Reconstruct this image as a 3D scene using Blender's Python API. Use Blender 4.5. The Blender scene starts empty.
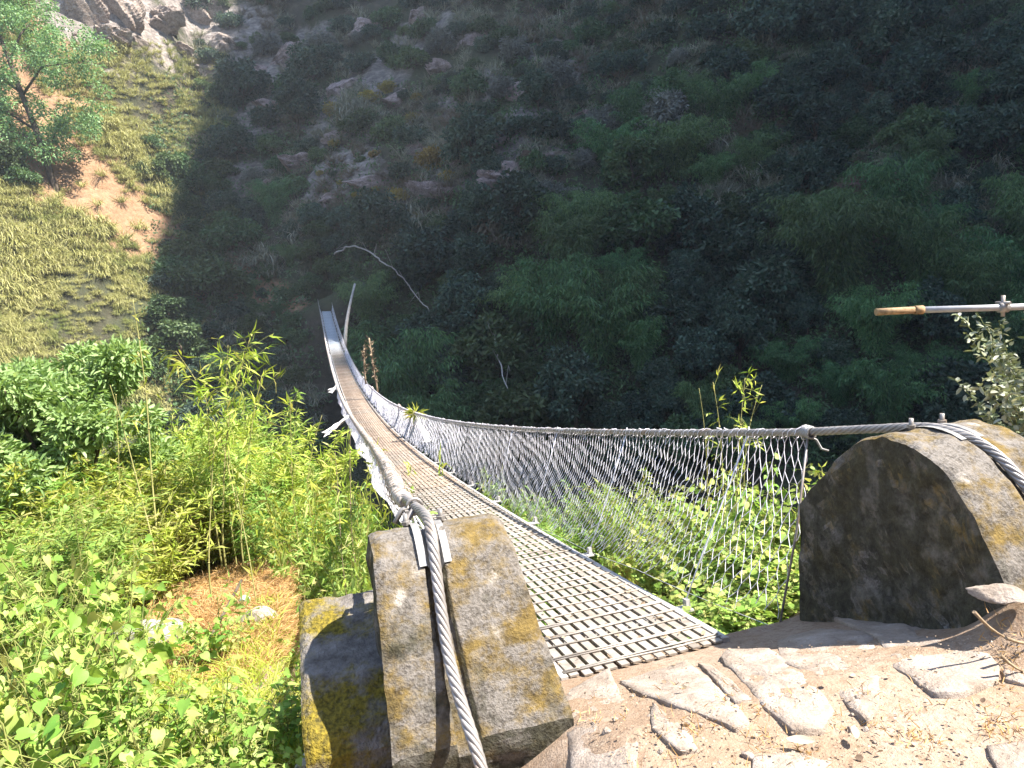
import bpy, math, random
import numpy as np
random.seed(7)
R = np.random.default_rng(11)
SC = bpy.context.scene
COL = SC.collection
PI = math.pi

# ------------------------------------------------------------------ camera fitted to the bridge (metres; y runs along the bridge, z up)
F_PX, PITCH, ROLL, YAW = 692.32, 0.14575, -0.08295, 0.26933
CAM = np.array([-1.2393, -2.6601, 1.7030])
DA, DB = -0.15859, 0.0025053            # deck curve
RA, RB, RH = -0.18524, 0.0028636, 0.8885  # hand cable curve
WR, W1, WL = 1.2359, 2.0947, 5.6088
END = 68.8                              # far end of the bridge
HALF = 0.375                            # half the deck width

def ray(px, py):
    px = np.asarray(px, float); py = np.asarray(py, float)
    a, b = px - 512, py - 384
    cr, sr = math.cos(ROLL), math.sin(ROLL)
    U = cr * a + sr * b; V = -sr * a + cr * b
    x = U / F_PX; u = -V / F_PX
    cp, sp = math.cos(PITCH), math.sin(PITCH)
    y = cp + sp * u; Z = -sp + cp * u
    c, s = math.cos(YAW), math.sin(YAW)
    return np.stack([c * x + s * y, -s * x + c * y, Z], -1)

def at(px, py, d):
    return CAM + np.asarray(d)[..., None] * ray(px, py) if np.ndim(d) else CAM + d * ray(px, py)

def deck_z(s): return DA * s + DB * s * s
def rail_z(s): return RH + RA * s + RB * s * s
def rail_half(s): return 0.5 * (WR + (W1 - WR) * np.exp(-np.maximum(s + 0.75, 0) / WL))

# ------------------------------------------------------------------ noise
_lat = np.random.default_rng(3).random((256, 256))
def vnoise(x, y):
    xi = np.floor(x).astype(int); yi = np.floor(y).astype(int)
    fx = x - xi; fy = y - yi
    fx = fx * fx * (3 - 2 * fx); fy = fy * fy * (3 - 2 * fy)
    g = lambda i, j: _lat[(xi + i) & 255, (yi + j) & 255]
    return (g(0, 0) * (1 - fx) + g(1, 0) * fx) * (1 - fy) + (g(0, 1) * (1 - fx) + g(1, 1) * fx) * fy - 0.5
def fbm(x, y, o=4):
    r = 0; a = 1.0
    for k in range(o):
        r = r + a * vnoise(x * 2 ** k + 17.3 * k, y * 2 ** k + 9.1 * k); a *= 0.5
    return r
def sm(e0, e1, x):
    t = np.clip((x - e0) / (e1 - e0), 0, 1); return t * t * (3 - 2 * t)

# ------------------------------------------------------------------ terrain
def near_z(x, y):
    yy = -y
    ramp = 0.42 * np.clip(yy, 0, 0.95) + 0.06 * np.clip(yy - 0.95, 0, 30)
    ramp = ramp * (.3 + .7 * sm(-1.0, -.5, x)) - 0.02 + .85 * np.clip(-7.5 - y, 0, 70)
    ramp = ramp + 0.19 * np.exp(-((x - 0.92) / 0.17) ** 2 - ((y + 1.08) / 0.15) ** 2)
    mid = ramp - 0.95 * np.clip(y - 0.12, 0, 200) - 0.12 * sm(0.05, 0.2, y)
    lx = np.clip(-1.5 - x, 0, 60)
    left = .85 * np.clip(-7.5 - y, 0, 70) + 0.25 * np.clip(yy, 0, 2.0) - 0.14 - 0.11 * lx - 0.16 * np.clip(y, 0, 6.5) - 0.8 * np.clip(y - 6.5, 0, 200)
    rx = np.clip(x - 1.4, 0, 60)
    right = ramp * sm(0.4, -0.2, y) - 0.45 * np.clip(y, 0, 5) - 0.9 * np.clip(y - 5, 0, 200) - 0.10 * rx * sm(-1.5, 1, y)
    wl = sm(-1.35, -1.75, x); wr = sm(0.55, 1.3, x) * sm(-0.2, 0.3, y)
    z = mid * (1 - wl) + left * wl
    z = z * (1 - wr) + right * wr
    calm = 1 - .75 * sm(-1.0, -.5, x) * sm(2.0, 1.5, x) * sm(.15, -.1, y) * sm(-2.2, -1.6, y)
    return z + 0.05 * calm * fbm(x * 1.7, y * 1.7, 4) + 0.25 * fbm(x * .35 + 5, y * .35, 2) * sm(1.5, 4, np.hypot(x, y))

_bx = [-140, -80, -45, -30, -20, -13, -6, 0, 6, 15, 30, 50, 80, 130, 200]
_by = [40, 50, 56, 58, 63, 73, 72, 68, 64, 57, 49, 40, 30, 18, 5]
def far_z(x, y):
    d = y - np.interp(x, _bx, _by)
    z = 0.9 + np.where(d < 0, 0.95 * d, 0.92 * d + 0.0022 * np.clip(d, 0, 80) ** 2)
    led = np.exp(-((x - 0) / 2.2) ** 2 - (np.clip(np.abs(y - 70.2) - 1.2, 0, 99) / 0.9) ** 2)
    bump = 7.5 * fbm(x / 17 + 3, y / 17, 4) + 2.4 * np.abs(fbm(x / 5 + 1, y / 5 + 7, 3)) - .4
    # rocky steps high on the dark slope
    st = 1.3 * np.abs(((z * 0.16 + 1.4 * fbm(x / 22, y / 22, 2)) % 1.0) - 0.5) * sm(8, 20, z)
    z = z + bump * sm(0, 4, np.abs(d) + 3) * (1 - led) + st * 1.6
    return z * (1 - led) + 0.75 * led
def land_z(x, y):
    return np.maximum(np.maximum(near_z(x, y), far_z(x, y)), -20 + 0.4 * fbm(x / 3, y / 3, 2))

def march(px, py, fn, T):
    px = np.atleast_1d(np.asarray(px, float)); py = np.atleast_1d(np.asarray(py, float))
    out = np.full((len(px), 3), np.nan)
    for k in range(0, len(px), 400):
        r = ray(px[k:k + 400], py[k:k + 400])
        P = CAM + T[None, :, None] * r[:, None]
        g = P[..., 2] - fn(P[..., 0], P[..., 1])
        m = g < 0; ok = m.any(1); i = m.argmax(1); i = np.maximum(i, 1); a = np.arange(len(r))
        g0, g1 = g[a, i - 1], g[a, i]; f = np.clip(g0 / np.maximum(g0 - g1, 1e-9), 0, 1)
        t = T[i - 1] + f * (T[i] - T[i - 1])
        Q = CAM + t[:, None] * r; Q[~ok] = np.nan; out[k:k + 400] = Q
    return out
def hit(px, py):
    """where the view through a pixel meets the far land (used to read positions off the photograph)"""
    return march(px, py, far_z, np.linspace(16, 170, 420))
def hit_near(px, py):
    return march(px, py, near_z, np.linspace(1, 14, 420))

# ------------------------------------------------------------------ mesh building
def unit(v):
    return v / np.maximum(np.linalg.norm(v, axis=-1, keepdims=True), 1e-9)

class MB:
    def __init__(s): s.v = []; s.f = []; s.n = 0
    def add(s, V, Fs, mat=0, smooth=False):
        V = np.asarray(V, float).reshape(-1, 3)
        s.v.append(V); s.f.append((np.asarray(Fs, int) + s.n, mat, smooth)); s.n += len(V)
    def box(s, c, half, mat=0, ax=None):
        c = np.array(c, float); h = np.array(half, float)
        A = np.eye(3) if ax is None else np.array(ax, float)
        k = np.array([[-1, -1, -1], [1, -1, -1], [1, 1, -1], [-1, 1, -1], [-1, -1, 1], [1, -1, 1], [1, 1, 1], [-1, 1, 1]]) * h
        s.add(c + k @ A, [[0, 3, 2, 1], [4, 5, 6, 7], [0, 1, 5, 4], [1, 2, 6, 5], [2, 3, 7, 6], [3, 0, 4, 7]], mat)
    def bar(s, p, q, w, h, mat=0):
        """rectangular bar from p to q, w across, h upright"""
        p = np.array(p, float); q = np.array(q, float); d = unit(q - p)
        sd = np.cross(d, [0, 0, 1.0]); sd = unit(sd) if np.linalg.norm(sd) > 1e-6 else np.array([1.0, 0, 0])
        up = np.cross(sd, d)
        s.box((p + q) / 2, (w / 2, np.linalg.norm(q - p) / 2, h / 2), mat, [sd, d, up])
    def tube(s, P, r, sides=8, mat=0, cap=True, smooth=True):
        P = np.asarray(P, float); n = len(P)
        r = np.broadcast_to(np.asarray(r, float), (n,))
        T = unit(np.gradient(P, axis=0))
        a = np.array([0, 0, 1.0]) if abs(T[0, 2]) < .9 else np.array([1.0, 0, 0])
        N = np.zeros_like(P); N[0] = unit(np.cross(T[0], a))
        for i in range(1, n):
            v = N[i - 1] - T[i] * np.dot(N[i - 1], T[i]); N[i] = unit(v)
        B = np.cross(T, N)
        th = np.arange(sides) * 2 * PI / sides
        V = P[:, None] + r[:, None, None] * (N[:, None] * np.cos(th)[None, :, None] + B[:, None] * np.sin(th)[None, :, None])
        i = np.arange(n - 1)[:, None] * sides; j = np.arange(sides)[None]; j2 = (j + 1) % sides
        F_ = np.stack([i + j, i + j2, i + sides + j2, i + sides + j], -1).reshape(-1, 4)
        base = s.n
        s.add(V, F_, mat, smooth)
        if cap:
            s.f.append((np.array([list(range(sides - 1, -1, -1))]) + base, mat, False))
            s.f.append((np.array([list(range(sides))]) + base + (n - 1) * sides, mat, False))
    def segs(s, A, B, r, mat=0):
        """many thin three-sided wires at once"""
        A = np.asarray(A, float); B = np.asarray(B, float); d = unit(B - A)
        a = np.where(np.abs(d[:, 2:3]) < .9, np.array([[0, 0, 1.0]]), np.array([[1.0, 0, 0]]))
        n1 = unit(np.cross(d, a)); n2 = np.cross(d, n1)
        V = []
        for E_ in (A, B):
            for k in range(3):
                t = k * 2 * PI / 3
                V.append(E_ + r * (n1 * math.cos(t) + n2 * math.sin(t)))
        V = np.stack(V, 1); m = len(A)
        o = np.arange(m)[:, None] * 6
        Fs = np.concatenate([o + np.array([[0, 1, 4, 3]]), o + np.array([[1, 2, 5, 4]]), o + np.array([[2, 0, 3, 5]])])
        s.add(V, Fs, mat, True)
    def grid(s, V, mat=0, smooth=True):
        n, m = V.shape[:2]
        i = np.arange(n - 1)[:, None] * m; j = np.arange(m - 1)[None]
        s.add(V, np.stack([i + j, i + j + 1, i + m + j + 1, i + m + j], -1).reshape(-1, 4), mat, smooth)
    def leaves(s, P, D, N, L, W, shape='lance', mat=0):
        P = np.asarray(P, float); n = len(P)
        D = unit(np.broadcast_to(D, (n, 3))); N = np.broadcast_to(N, (n, 3))
        S = unit(np.cross(D, N)); N = np.cross(S, D)
        L = np.broadcast_to(L, (n,)); W = np.broadcast_to(W, (n,))
        if shape == 'lance':
            T = [(0, 0, 0), (.4, .5, .06), (1, 0, -.12), (.4, -.5, .06)]; Fs = [[0, 1, 2, 3]]
        elif shape == 'oval':
            T = [(0, 0, 0), (.25, .42, .05), (.65, .42, .03), (1, 0, -.14), (.65, -.42, .03), (.25, -.42, .05)]; Fs = [[0, 1, 2, 3], [0, 3, 4, 5]]
        elif shape == 'heart':
            h_ = [(-.07, .12, .03), (-.10, .25, .05), (-.03, .38, .06), (.12, .46, .07), (.30, .46, .05), (.50, .37, .02), (.70, .23, -.02), (.87, .09, -.08)]
            T = [(0, 0, 0)] + h_ + [(1.03, 0, -.16)] + [(a, -b, c) for a, b, c in h_[::-1]] + [(.4, 0, 0)]
            Fs = [[0, 1, 2, 18], [2, 3, 4, 18], [4, 5, 6, 18], [6, 7, 8, 18], [10, 11, 12, 18], [12, 13, 14, 18], [14, 15, 16, 18], [16, 17, 0, 18]]
            T3 = [[8, 9, 18], [9, 10, 18]]
        elif shape == 'blade':
            T = [(0, -.5, 0), (0, .5, 0), (.55, .38, .0), (.55, -.38, 0), (1, 0, -.28)]; Fs = [[0, 1, 2, 3]]; 
        T = np.array(T)
        V = P[:, None] + T[None, :, 0, None] * (L[:, None, None] * D[:, None]) + T[None, :, 1, None] * (W[:, None, None] * S[:, None]) + T[None, :, 2, None] * (L[:, None, None] * N[:, None])
        k = len(T); o = np.arange(n)[:, None]
        base = s.n
        allF = np.concatenate([o * k + np.array([f]) for f in Fs])
        s.add(V, allF, mat, True)
        if shape == 'heart':
            s.f.append((np.concatenate([o * k + np.array([f]) for f in T3]) + base, mat, True))
        if shape == 'blade':
            s.f.append((o * k + np.array([[3, 2, 4]]) + base, mat, True))
    def mesh(s, name, mats):
        V = np.concatenate(s.v)
        loops = np.concatenate([f.ravel() for f, _, _ in s.f])
        tot = np.concatenate([np.full(len(f), f.shape[1]) for f, _, _ in s.f])
        mi = np.concatenate([np.full(len(f), m) for f, m, _ in s.f])
        smo = np.concatenate([np.full(len(f), q) for f, _, q in s.f])
        me = bpy.data.meshes.new(name)
        me.vertices.add(len(V)); me.vertices.foreach_set('co', V.ravel().astype(np.float32))
        me.loops.add(len(loops)); me.loops.foreach_set('vertex_index', loops.astype(np.int32))
        me.polygons.add(len(tot))
        st = np.concatenate([[0], np.cumsum(tot)[:-1]])
        me.polygons.foreach_set('loop_start', st.astype(np.int32))
        me.polygons.foreach_set('loop_total', tot.astype(np.int32))
        me.polygons.foreach_set('material_index', mi.astype(np.int32))
        me.polygons.foreach_set('use_smooth', smo.astype(bool))
        for m in (mats if isinstance(mats, (list, tuple)) else [mats]): me.materials.append(m)
        me.update(calc_edges=True); me.validate()
        return me
    def build(s, name, mats, parent=None, loc=None):
        o = bpy.data.objects.new(name, s.mesh(name, mats)); COL.objects.link(o)
        if loc is not None: o.location = loc
        if parent is not None: o.parent = parent
        return o

def tag(o, label=None, cat=None, group=None, kind=None):
    if label: o['label'] = label
    if cat: o['category'] = cat
    if group: o['group'] = group
    if kind: o['kind'] = kind
    return o
def empty(name, loc=(0, 0, 0), rz=0.0):
    o = bpy.data.objects.new(name, None); COL.objects.link(o); o.location = loc; o.rotation_euler = (0, 0, rz); return o
def copy_tree(o, parent=None):
    c = o.copy(); COL.objects.link(c)
    if parent is not None: c.parent = parent
    for ch in list(o.children): copy_tree(ch, c)
    return c
def place(o, loc, rz=0, sc=1.0, sz=None, tilt=0):
    o.location = tuple(float(v) for v in loc); o.rotation_euler = (tilt, 0, rz)
    o.scale = (sc, sc, sc if sz is None else sz); return o

# ------------------------------------------------------------------ materials
def new_mat(name):
    m = bpy.data.materials.new(name); m.use_nodes = True
    nt = m.node_tree; nt.nodes.clear()
    return m, nt
class NT:
    def __init__(s, name):
        s.m, s.t = new_mat(name); s.out = s.t.nodes.new('ShaderNodeOutputMaterial')
    def n(s, typ, **kw):
        nd = s.t.nodes.new(typ)
        for k, v in kw.items():
            if hasattr(nd, k) and k not in nd.inputs: setattr(nd, k, v)
            else: nd.inputs[k].default_value = v
        return nd
    def l(s, a, b): s.t.links.new(a, b)
    def coord(s, kind='Object', sc=None):
        tc = s.n('ShaderNodeTexCoord'); o = tc.outputs[kind]
        if sc is not None:
            mp = s.n('ShaderNodeMapping'); mp.inputs['Scale'].default_value = sc; s.l(o, mp.inputs[0]); o = mp.outputs[0]
        return o
    def noise(s, co, scale, detail=5, rough=.6):
        nd = s.n('ShaderNodeTexNoise'); nd.inputs['Scale'].default_value = scale; nd.inputs['Detail'].default_value = detail
        nd.inputs['Roughness'].default_value = rough; s.l(co, nd.inputs['Vector']); return nd.outputs['Fac']
    def ramp(s, fac, stops):
        r = s.n('ShaderNodeValToRGB'); e = r.color_ramp.elements
        while len(e) < len(stops): e.new(.5)
        for k, (p, c) in enumerate(stops):
            e[k].position = p; e[k].color = (*c, 1) if len(c) == 3 else c
        s.l(fac, r.inputs[0]); return r.outputs[0]
    def mix(s, fac, a, b, mode='MIX'):
        m = s.n('ShaderNodeMix'); m.data_type = 'RGBA'; m.blend_type = mode
        for val, inp in ((fac, m.inputs[0]), (a, m.inputs[6]), (b, m.inputs[7])):
            if isinstance(val, (int, float)): inp.default_value = val
            elif isinstance(val, tuple): inp.default_value = (*val, 1)
            else: s.l(val, inp)
        return m.outputs[2]
    def mth(s, op, a, b=None):
        m = s.n('ShaderNodeMath'); m.operation = op
        for k, v in enumerate((a, b)):
            if v is None: continue
            if isinstance(v, (int, float)): m.inputs[k].default_value = v
            else: s.l(v, m.inputs[k])
        return m.outputs[0]
    def bsdf(s, col, rough=.9, spec=.2, metal=0.0, bump=None, bd=.02, bs=.6):
        p = s.n('ShaderNodeBsdfPrincipled')
        if isinstance(col, tuple): p.inputs['Base Color'].default_value = (*col, 1)
        else: s.l(col, p.inputs['Base Color'])
        if isinstance(rough, float): p.inputs['Roughness'].default_value = rough
        else: s.l(rough, p.inputs['Roughness'])
        p.inputs['Specular IOR Level'].default_value = spec; p.inputs['Metallic'].default_value = metal
        if bump is not None:
            b = s.n('ShaderNodeBump'); b.inputs['Distance'].default_value = bd; b.inputs['Strength'].default_value = bs
            s.l(bump, b.inputs['Height']); s.l(b.outputs[0], p.inputs['Normal'])
        s.l(p.outputs[0], s.out.inputs[0]); return p

def leaf_mat(name, cols, trans=.35, obj_var=.25, patch=None, rough=.5, spec=.25):
    """leaf: diffuse front, light coming through, each leaf its own shade"""
    t = NT(name)
    g = t.n('ShaderNodeNewGeometry')
    c = t.ramp(g.outputs['Random Per Island'], [(k / (len(cols) - 1), cc) for k, cc in enumerate(cols)])
    oi = t.n('ShaderNodeObjectInfo')
    hs = t.n('ShaderNodeHueSaturation')
    t.l(c, hs.inputs['Color'])
    v = t.n('ShaderNodeMapRange'); t.l(oi.outputs['Random'], v.inputs[0]); v.inputs[3].default_value = 1 - obj_var; v.inputs[4].default_value = 1 + obj_var
    t.l(v.outputs[0], hs.inputs['Value'])
    h = t.n('ShaderNodeMapRange'); t.l(t.mth('FRACT', t.mth('MULTIPLY', oi.outputs['Random'], 7.31)), h.inputs[0]); h.inputs[3].default_value = .5 - .03 * obj_var * 4; h.inputs[4].default_value = .5 + .02 * obj_var * 4
    t.l(h.outputs[0], hs.inputs['Hue'])
    col = hs.outputs[0]
    if patch:
        sc, a, b, pc = patch
        f = t.ramp(t.noise(t.coord('Object'), sc, 4), [(a, (0, 0, 0)), (b, (1, 1, 1))])
        col = t.mix(f, col, pc)
    p = t.bsdf(col, rough, spec)
    tr = t.n('ShaderNodeBsdfTranslucent'); t.l(t.mix(.55, col, (1.0, 1.0, .25), 'MULTIPLY'), tr.inputs[0])
    mx = t.n('ShaderNodeMixShader'); mx.inputs[0].default_value = trans
    t.l(p.outputs[0], mx.inputs[1]); t.l(tr.outputs[0], mx.inputs[2]); t.l(mx.outputs[0], t.out.inputs[0])
    return t.m

def bark_mat(name, a, b, sc=12):
    t = NT(name); co = t.coord('Object', (1, 1, .25)); n = t.noise(co, sc, 6)
    t.bsdf(t.ramp(n, [(.3, a), (.7, b)]), .9, .1, bump=n, bd=.02); return t.m

def concrete_mat():
    t = NT('weathered_concrete'); co = t.coord('Object')
    n1 = t.noise(co, 3.2, 6, .65); n2 = t.noise(co, 22, 6, .7); n3 = t.noise(co, 90, 3, .6)
    c = t.ramp(n2, [(.28, (.038, .033, .027)), (.5, (.12, .105, .09)), (.74, (.24, .215, .19))])
    c = t.mix(t.ramp(n3, [(.42, (0, 0, 0)), (.64, (1, 1, 1))]), c, (.18, .162, .145))
    # rust-yellow lichen film
    f = t.ramp(t.noise(t.coord('Object', (1, 1, 1.3)), 5.5, 7, .72), [(.455, (0, 0, 0)), (.60, (.85, .85, .85))])
    c = t.mix(f, c, t.ramp(n2, [(.3, (.055, .037, .012)), (.7, (.21, .138, .026))]))
    # pale lichen blotches
    v = t.n('ShaderNodeTexVoronoi'); v.inputs['Scale'].default_value = 5.2; t.l(t.mix(.12, co, t.n('ShaderNodeTexNoise').outputs['Color']), v.inputs['Vector'])
    fl = t.ramp(v.outputs['Distance'], [(.09, (1, 1, 1)), (.17, (0, 0, 0))])
    fl = t.mth('MULTIPLY', fl, t.ramp(n2, [(.4, (0, 0, 0)), (.55, (.8, .8, .8))]))
    c = t.mix(fl, c, (.33, .30, .265))
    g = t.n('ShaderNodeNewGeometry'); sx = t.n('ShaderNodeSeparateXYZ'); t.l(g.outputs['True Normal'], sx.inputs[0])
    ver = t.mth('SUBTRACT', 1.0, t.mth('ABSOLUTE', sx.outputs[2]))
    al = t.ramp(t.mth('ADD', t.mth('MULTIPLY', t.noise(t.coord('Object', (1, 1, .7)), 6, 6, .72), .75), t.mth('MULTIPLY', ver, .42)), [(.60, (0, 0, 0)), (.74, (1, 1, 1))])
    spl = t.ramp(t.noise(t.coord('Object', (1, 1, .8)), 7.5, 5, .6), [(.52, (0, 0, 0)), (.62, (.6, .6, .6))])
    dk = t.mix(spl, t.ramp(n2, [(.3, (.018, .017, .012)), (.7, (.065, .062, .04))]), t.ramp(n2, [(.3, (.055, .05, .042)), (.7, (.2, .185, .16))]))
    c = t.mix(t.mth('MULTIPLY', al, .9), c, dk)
    t.bsdf(c, .92, .15, bump=t.mth('ADD', n2, t.mth('MULTIPLY', n3, .6)), bd=.012, bs=.9)
    return t.m
def moss_concrete_mat():
    t = NT('mossy_concrete'); co = t.coord('Object')
    n2 = t.noise(co, 14, 6, .7); n3 = t.noise(co, 70, 3)
    c = t.ramp(n2, [(.3, (.07, .06, .05)), (.7, (.25, .225, .205))])
    m = t.ramp(n3, [(.3, (.05, .042, .008)), (.7, (.24, .18, .02))])
    f = t.ramp(t.noise(co, 4.5, 6, .7), [(.44, (0, 0, 0)), (.57, (.95, .95, .95))])
    t.bsdf(t.mix(f, c, m), .95, .1, bump=t.mth('ADD', n2, n3), bd=.02, bs=.8); return t.m
def soil_mat():
    t = NT('trodden_soil'); co = t.coord('Object')
    n1 = t.noise(co, 2.2, 6, .65); n2 = t.noise(co, 28, 6, .75); n3 = t.noise(co, 130, 3)
    c = t.ramp(n1, [(.3, (.22, .148, .095)), (.52, (.285, .21, .15)), (.7, (.34, .265, .205))])
    c = t.mix(t.ramp(n2, [(.38, (.7, .7, .7)), (.54, (0, 0, 0))]), c, (.2, .13, .085))
    v = t.n('ShaderNodeTexVoronoi'); v.inputs['Scale'].default_value = 60; t.l(co, v.inputs['Vector'])
    c = t.mix(t.ramp(v.outputs['Distance'], [(.1, (.5, .5, .5)), (.22, (0, 0, 0))]), c, (.46, .37, .28))
    # wild bank outside the trodden strip: drier and greener litter
    px = t.n('ShaderNodeSeparateXYZ'); t.l(co, px.inputs[0])
    fl = t.mth('MAXIMUM', t.ramp(t.mth('ADD', t.mth('MULTIPLY', px.outputs[0], -.5), t.mth('MULTIPLY', n1, .8)), [(1.1 / 1.0 * .95, (0, 0, 0)), (1.0, (0, 0, 0))]), 0.0)
    t.bsdf(c, .97, .1, bump=t.mth('ADD', n2, t.mth('MULTIPLY', n3, .5)), bd=.014, bs=.8); return t.m
def stone_mat(name, a, b, c3, sc=7):
    t = NT(name); co = t.coord('Object'); oi = t.n('ShaderNodeObjectInfo')
    n1 = t.noise(co, sc, 7, .68); n2 = t.noise(co, sc * 9, 4, .7)
    c = t.ramp(n1, [(.3, a), (.52, b), (.72, c3)])
    c = t.mix(t.ramp(n2, [(.35, (.55, .55, .55)), (.5, (0, 0, 0))]), c, a)
    hs = t.n('ShaderNodeHueSaturation'); t.l(c, hs.inputs['Color'])
    v = t.n('ShaderNodeMapRange'); t.l(oi.outputs['Random'], v.inputs[0]); v.inputs[3].default_value = .85; v.inputs[4].default_value = 1.12; t.l(v.outputs[0], hs.inputs['Value'])
    t.bsdf(hs.outputs[0], .85, .25, bump=t.mth('ADD', n1, t.mth('MULTIPLY', n2, .4)), bd=.02, bs=.9); return t.m
def land_mat():
    t = NT('hillside_land'); co = t.coord('Object')
    n1 = t.noise(co, .09, 6, .6); n2 = t.noise(co, .6, 7, .7); n3 = t.noise(co, 4, 4, .7)
    c = t.ramp(n2, [(.3, (.022, .021, .016)), (.52, (.055, .046, .032)), (.72, (.115, .095, .07))])
    g = t.ramp(n3, [(.3, (.03, .038, .02)), (.7, (.08, .085, .045))])
    c = t.mix(t.ramp(n1, [(.42, (0, 0, 0)), (.58, (1, 1, 1))]), c, g)
    a = t.n('ShaderNodeAttribute'); a.attribute_name = 'bare_soil'
    s_ = t.ramp(t.noise(co, 1.4, 6, .7), [(.3, (.20, .115, .062)), (.7, (.34, .215, .13))])
    fa = t.ramp(t.mth('ADD', a.outputs['Fac'], t.mth('MULTIPLY', t.mth('SUBTRACT', n3, .5), .5)), [(.35, (0, 0, 0)), (.6, (1, 1, 1))])
    c = t.mix(fa, c, s_)
    b = t.n('ShaderNodeAttribute'); b.attribute_name = 'rock'
    rk = t.ramp(t.noise(t.coord('Object', (1, 1, 2.2)), .9, 8, .72), [(.3, (.07, .06, .055)), (.5, (.2, .17, .15)), (.7, (.38, .34, .3))])
    fb = t.ramp(t.mth('ADD', b.outputs['Fac'], t.mth('MULTIPLY', t.mth('SUBTRACT', n2, .5), .9)), [(.4, (0, 0, 0)), (.6, (1, 1, 1))])
    c = t.mix(fb, c, rk)
    t.bsdf(c, .95, .1, bump=t.mth('ADD', n2, t.mth('MULTIPLY', n3, .4)), bd=.5, bs=.9); return t.m
def rock_mat(name='cliff_rock', k=1.0, tint=(1, 1, 1)):
    t = NT(name); co = t.coord('Object', (1, 1, 1.6)); n1 = t.noise(co, 1.1, 8, .72); n2 = t.noise(co, 7, 5, .7)
    c = t.ramp(n1, [(.3, (.10 * k, .075 * k, .06 * k)), (.5, (.28 * k, .22 * k, .18 * k)), (.7, (.46 * k, .39 * k, .34 * k))])
    c = t.mix(t.ramp(n2, [(.36, (.7, .7, .7)), (.5, (0, 0, 0))]), c, (.06, .05, .04))
    c = t.mix(1.0, c, tint, 'MULTIPLY')
    t.bsdf(c, .9, .2, bump=t.mth('ADD', n1, t.mth('MULTIPLY', n2, .5)), bd=.4, bs=.9); return t.m
def steel_mat(name, a, b, rust=(.28, .13, .05), amt=(.55, .68), metal=.3, rough=.55, sc=8):
    t = NT(name); co = t.coord('Object'); n = t.noise(co, sc, 6, .7)
    c = t.ramp(n, [(.3, a), (.7, b)])
    f = t.ramp(t.noise(co, sc * .35, 7, .7), [(amt[0], (0, 0, 0)), (amt[1], (1, 1, 1))])
    c = t.mix(f, c, rust)
    t.bsdf(c, rough, .4, metal, bump=n, bd=.002, bs=.4); return t.m
def deck_mat():
    t = NT('deck_steel'); co = t.coord('Object')
    n = t.noise(co, 9, 6, .7); big = t.noise(co, .55, 5, .65)
    c = t.ramp(n, [(.3, (.235, .205, .175)), (.7, (.375, .34, .30))])
    ru = t.ramp(n, [(.3, (.28, .20, .15)), (.7, (.43, .355, .29))])
    xyz = t.n('ShaderNodeSeparateXYZ'); t.l(co, xyz.inputs[0])
    y = xyz.outputs[1]
    mid = t.n('ShaderNodeMapRange'); t.l(y, mid.inputs[0]); mid.inputs[1].default_value = 3; mid.inputs[2].default_value = 8; mid.inputs[3].default_value = -.25; mid.inputs[4].default_value = .16
    off = t.n('ShaderNodeMapRange'); t.l(y, off.inputs[0]); off.inputs[1].default_value = 38; off.inputs[2].default_value = 47; off.inputs[3].default_value = 0; off.inputs[4].default_value = -.6
    f = t.ramp(t.mth('ADD', t.mth('ADD', big, mid.outputs[0]), off.outputs[0]), [(.46, (0, 0, 0)), (.62, (1, 1, 1))])
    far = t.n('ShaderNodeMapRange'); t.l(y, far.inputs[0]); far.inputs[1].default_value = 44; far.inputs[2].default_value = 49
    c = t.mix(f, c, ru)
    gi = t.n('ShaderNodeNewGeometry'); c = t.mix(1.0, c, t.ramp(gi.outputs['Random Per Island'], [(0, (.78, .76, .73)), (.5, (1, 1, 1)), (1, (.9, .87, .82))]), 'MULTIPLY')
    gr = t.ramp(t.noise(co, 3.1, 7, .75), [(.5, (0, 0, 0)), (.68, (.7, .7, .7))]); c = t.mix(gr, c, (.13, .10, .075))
    c = t.mix(far.outputs[0], c, (.42, .45, .48))  # blue-grey of the shaded far stretch put into the deck colour
    t.bsdf(c, .6, .35, .15, bump=n, bd=.003, bs=.4); return t.m
def plain(name, col, rough=.8, spec=.2, metal=0.0, var=.35, sc=20):
    t = NT(name); n = t.noise(t.coord('Object'), sc, 5)
    c = t.ramp(n, [(.3, tuple(x * (1 - var) for x in col)), (.7, tuple(min(1, x * (1 + var)) for x in col))])
    t.bsdf(c, rough, spec, metal, bump=n, bd=.004); return t.m

M = {}
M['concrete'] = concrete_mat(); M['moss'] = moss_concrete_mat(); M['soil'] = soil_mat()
M['slab'] = stone_mat('paving_slab', (.19, .145, .11), (.305, .25, .205), (.38, .325, .28), 9)
M['greystone'] = stone_mat('grey_boulder', (.10, .09, .08), (.30, .28, .26), (.55, .53, .5), 5)
M['white_stone'] = stone_mat('pale_boulder', (.25, .24, .23), (.5, .49, .47), (.68, .67, .64), 6)
M['land'] = land_mat(); M['rock'] = rock_mat('cliff_rock', 1.15); M['rock_dark'] = rock_mat('shadowy_rock', 1.15, (1, .95, 1.03))
M['deck'] = deck_mat()
M['galv'] = steel_mat('galvanised_wire', (.64, .62, .67), (.82, .80, .85), (.45, .38, .32), (.62, .78), 0.0, .5, 3)
M['cable'] = steel_mat('cable_steel', (.20, .185, .17), (.36, .33, .31), (.24, .16, .10), (.52, .7), .45, .5, 14)
M['beam'] = steel_mat('beam_steel', (.34, .32, .3), (.5, .48, .45), (.26, .15, .08), (.55, .7), .2, .6, 6)
M['saddle'] = steel_mat('saddle_steel', (.17, .165, .16), (.33, .32, .31), (.3, .17, .09), (.62, .72), .25, .45, 10)
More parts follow.
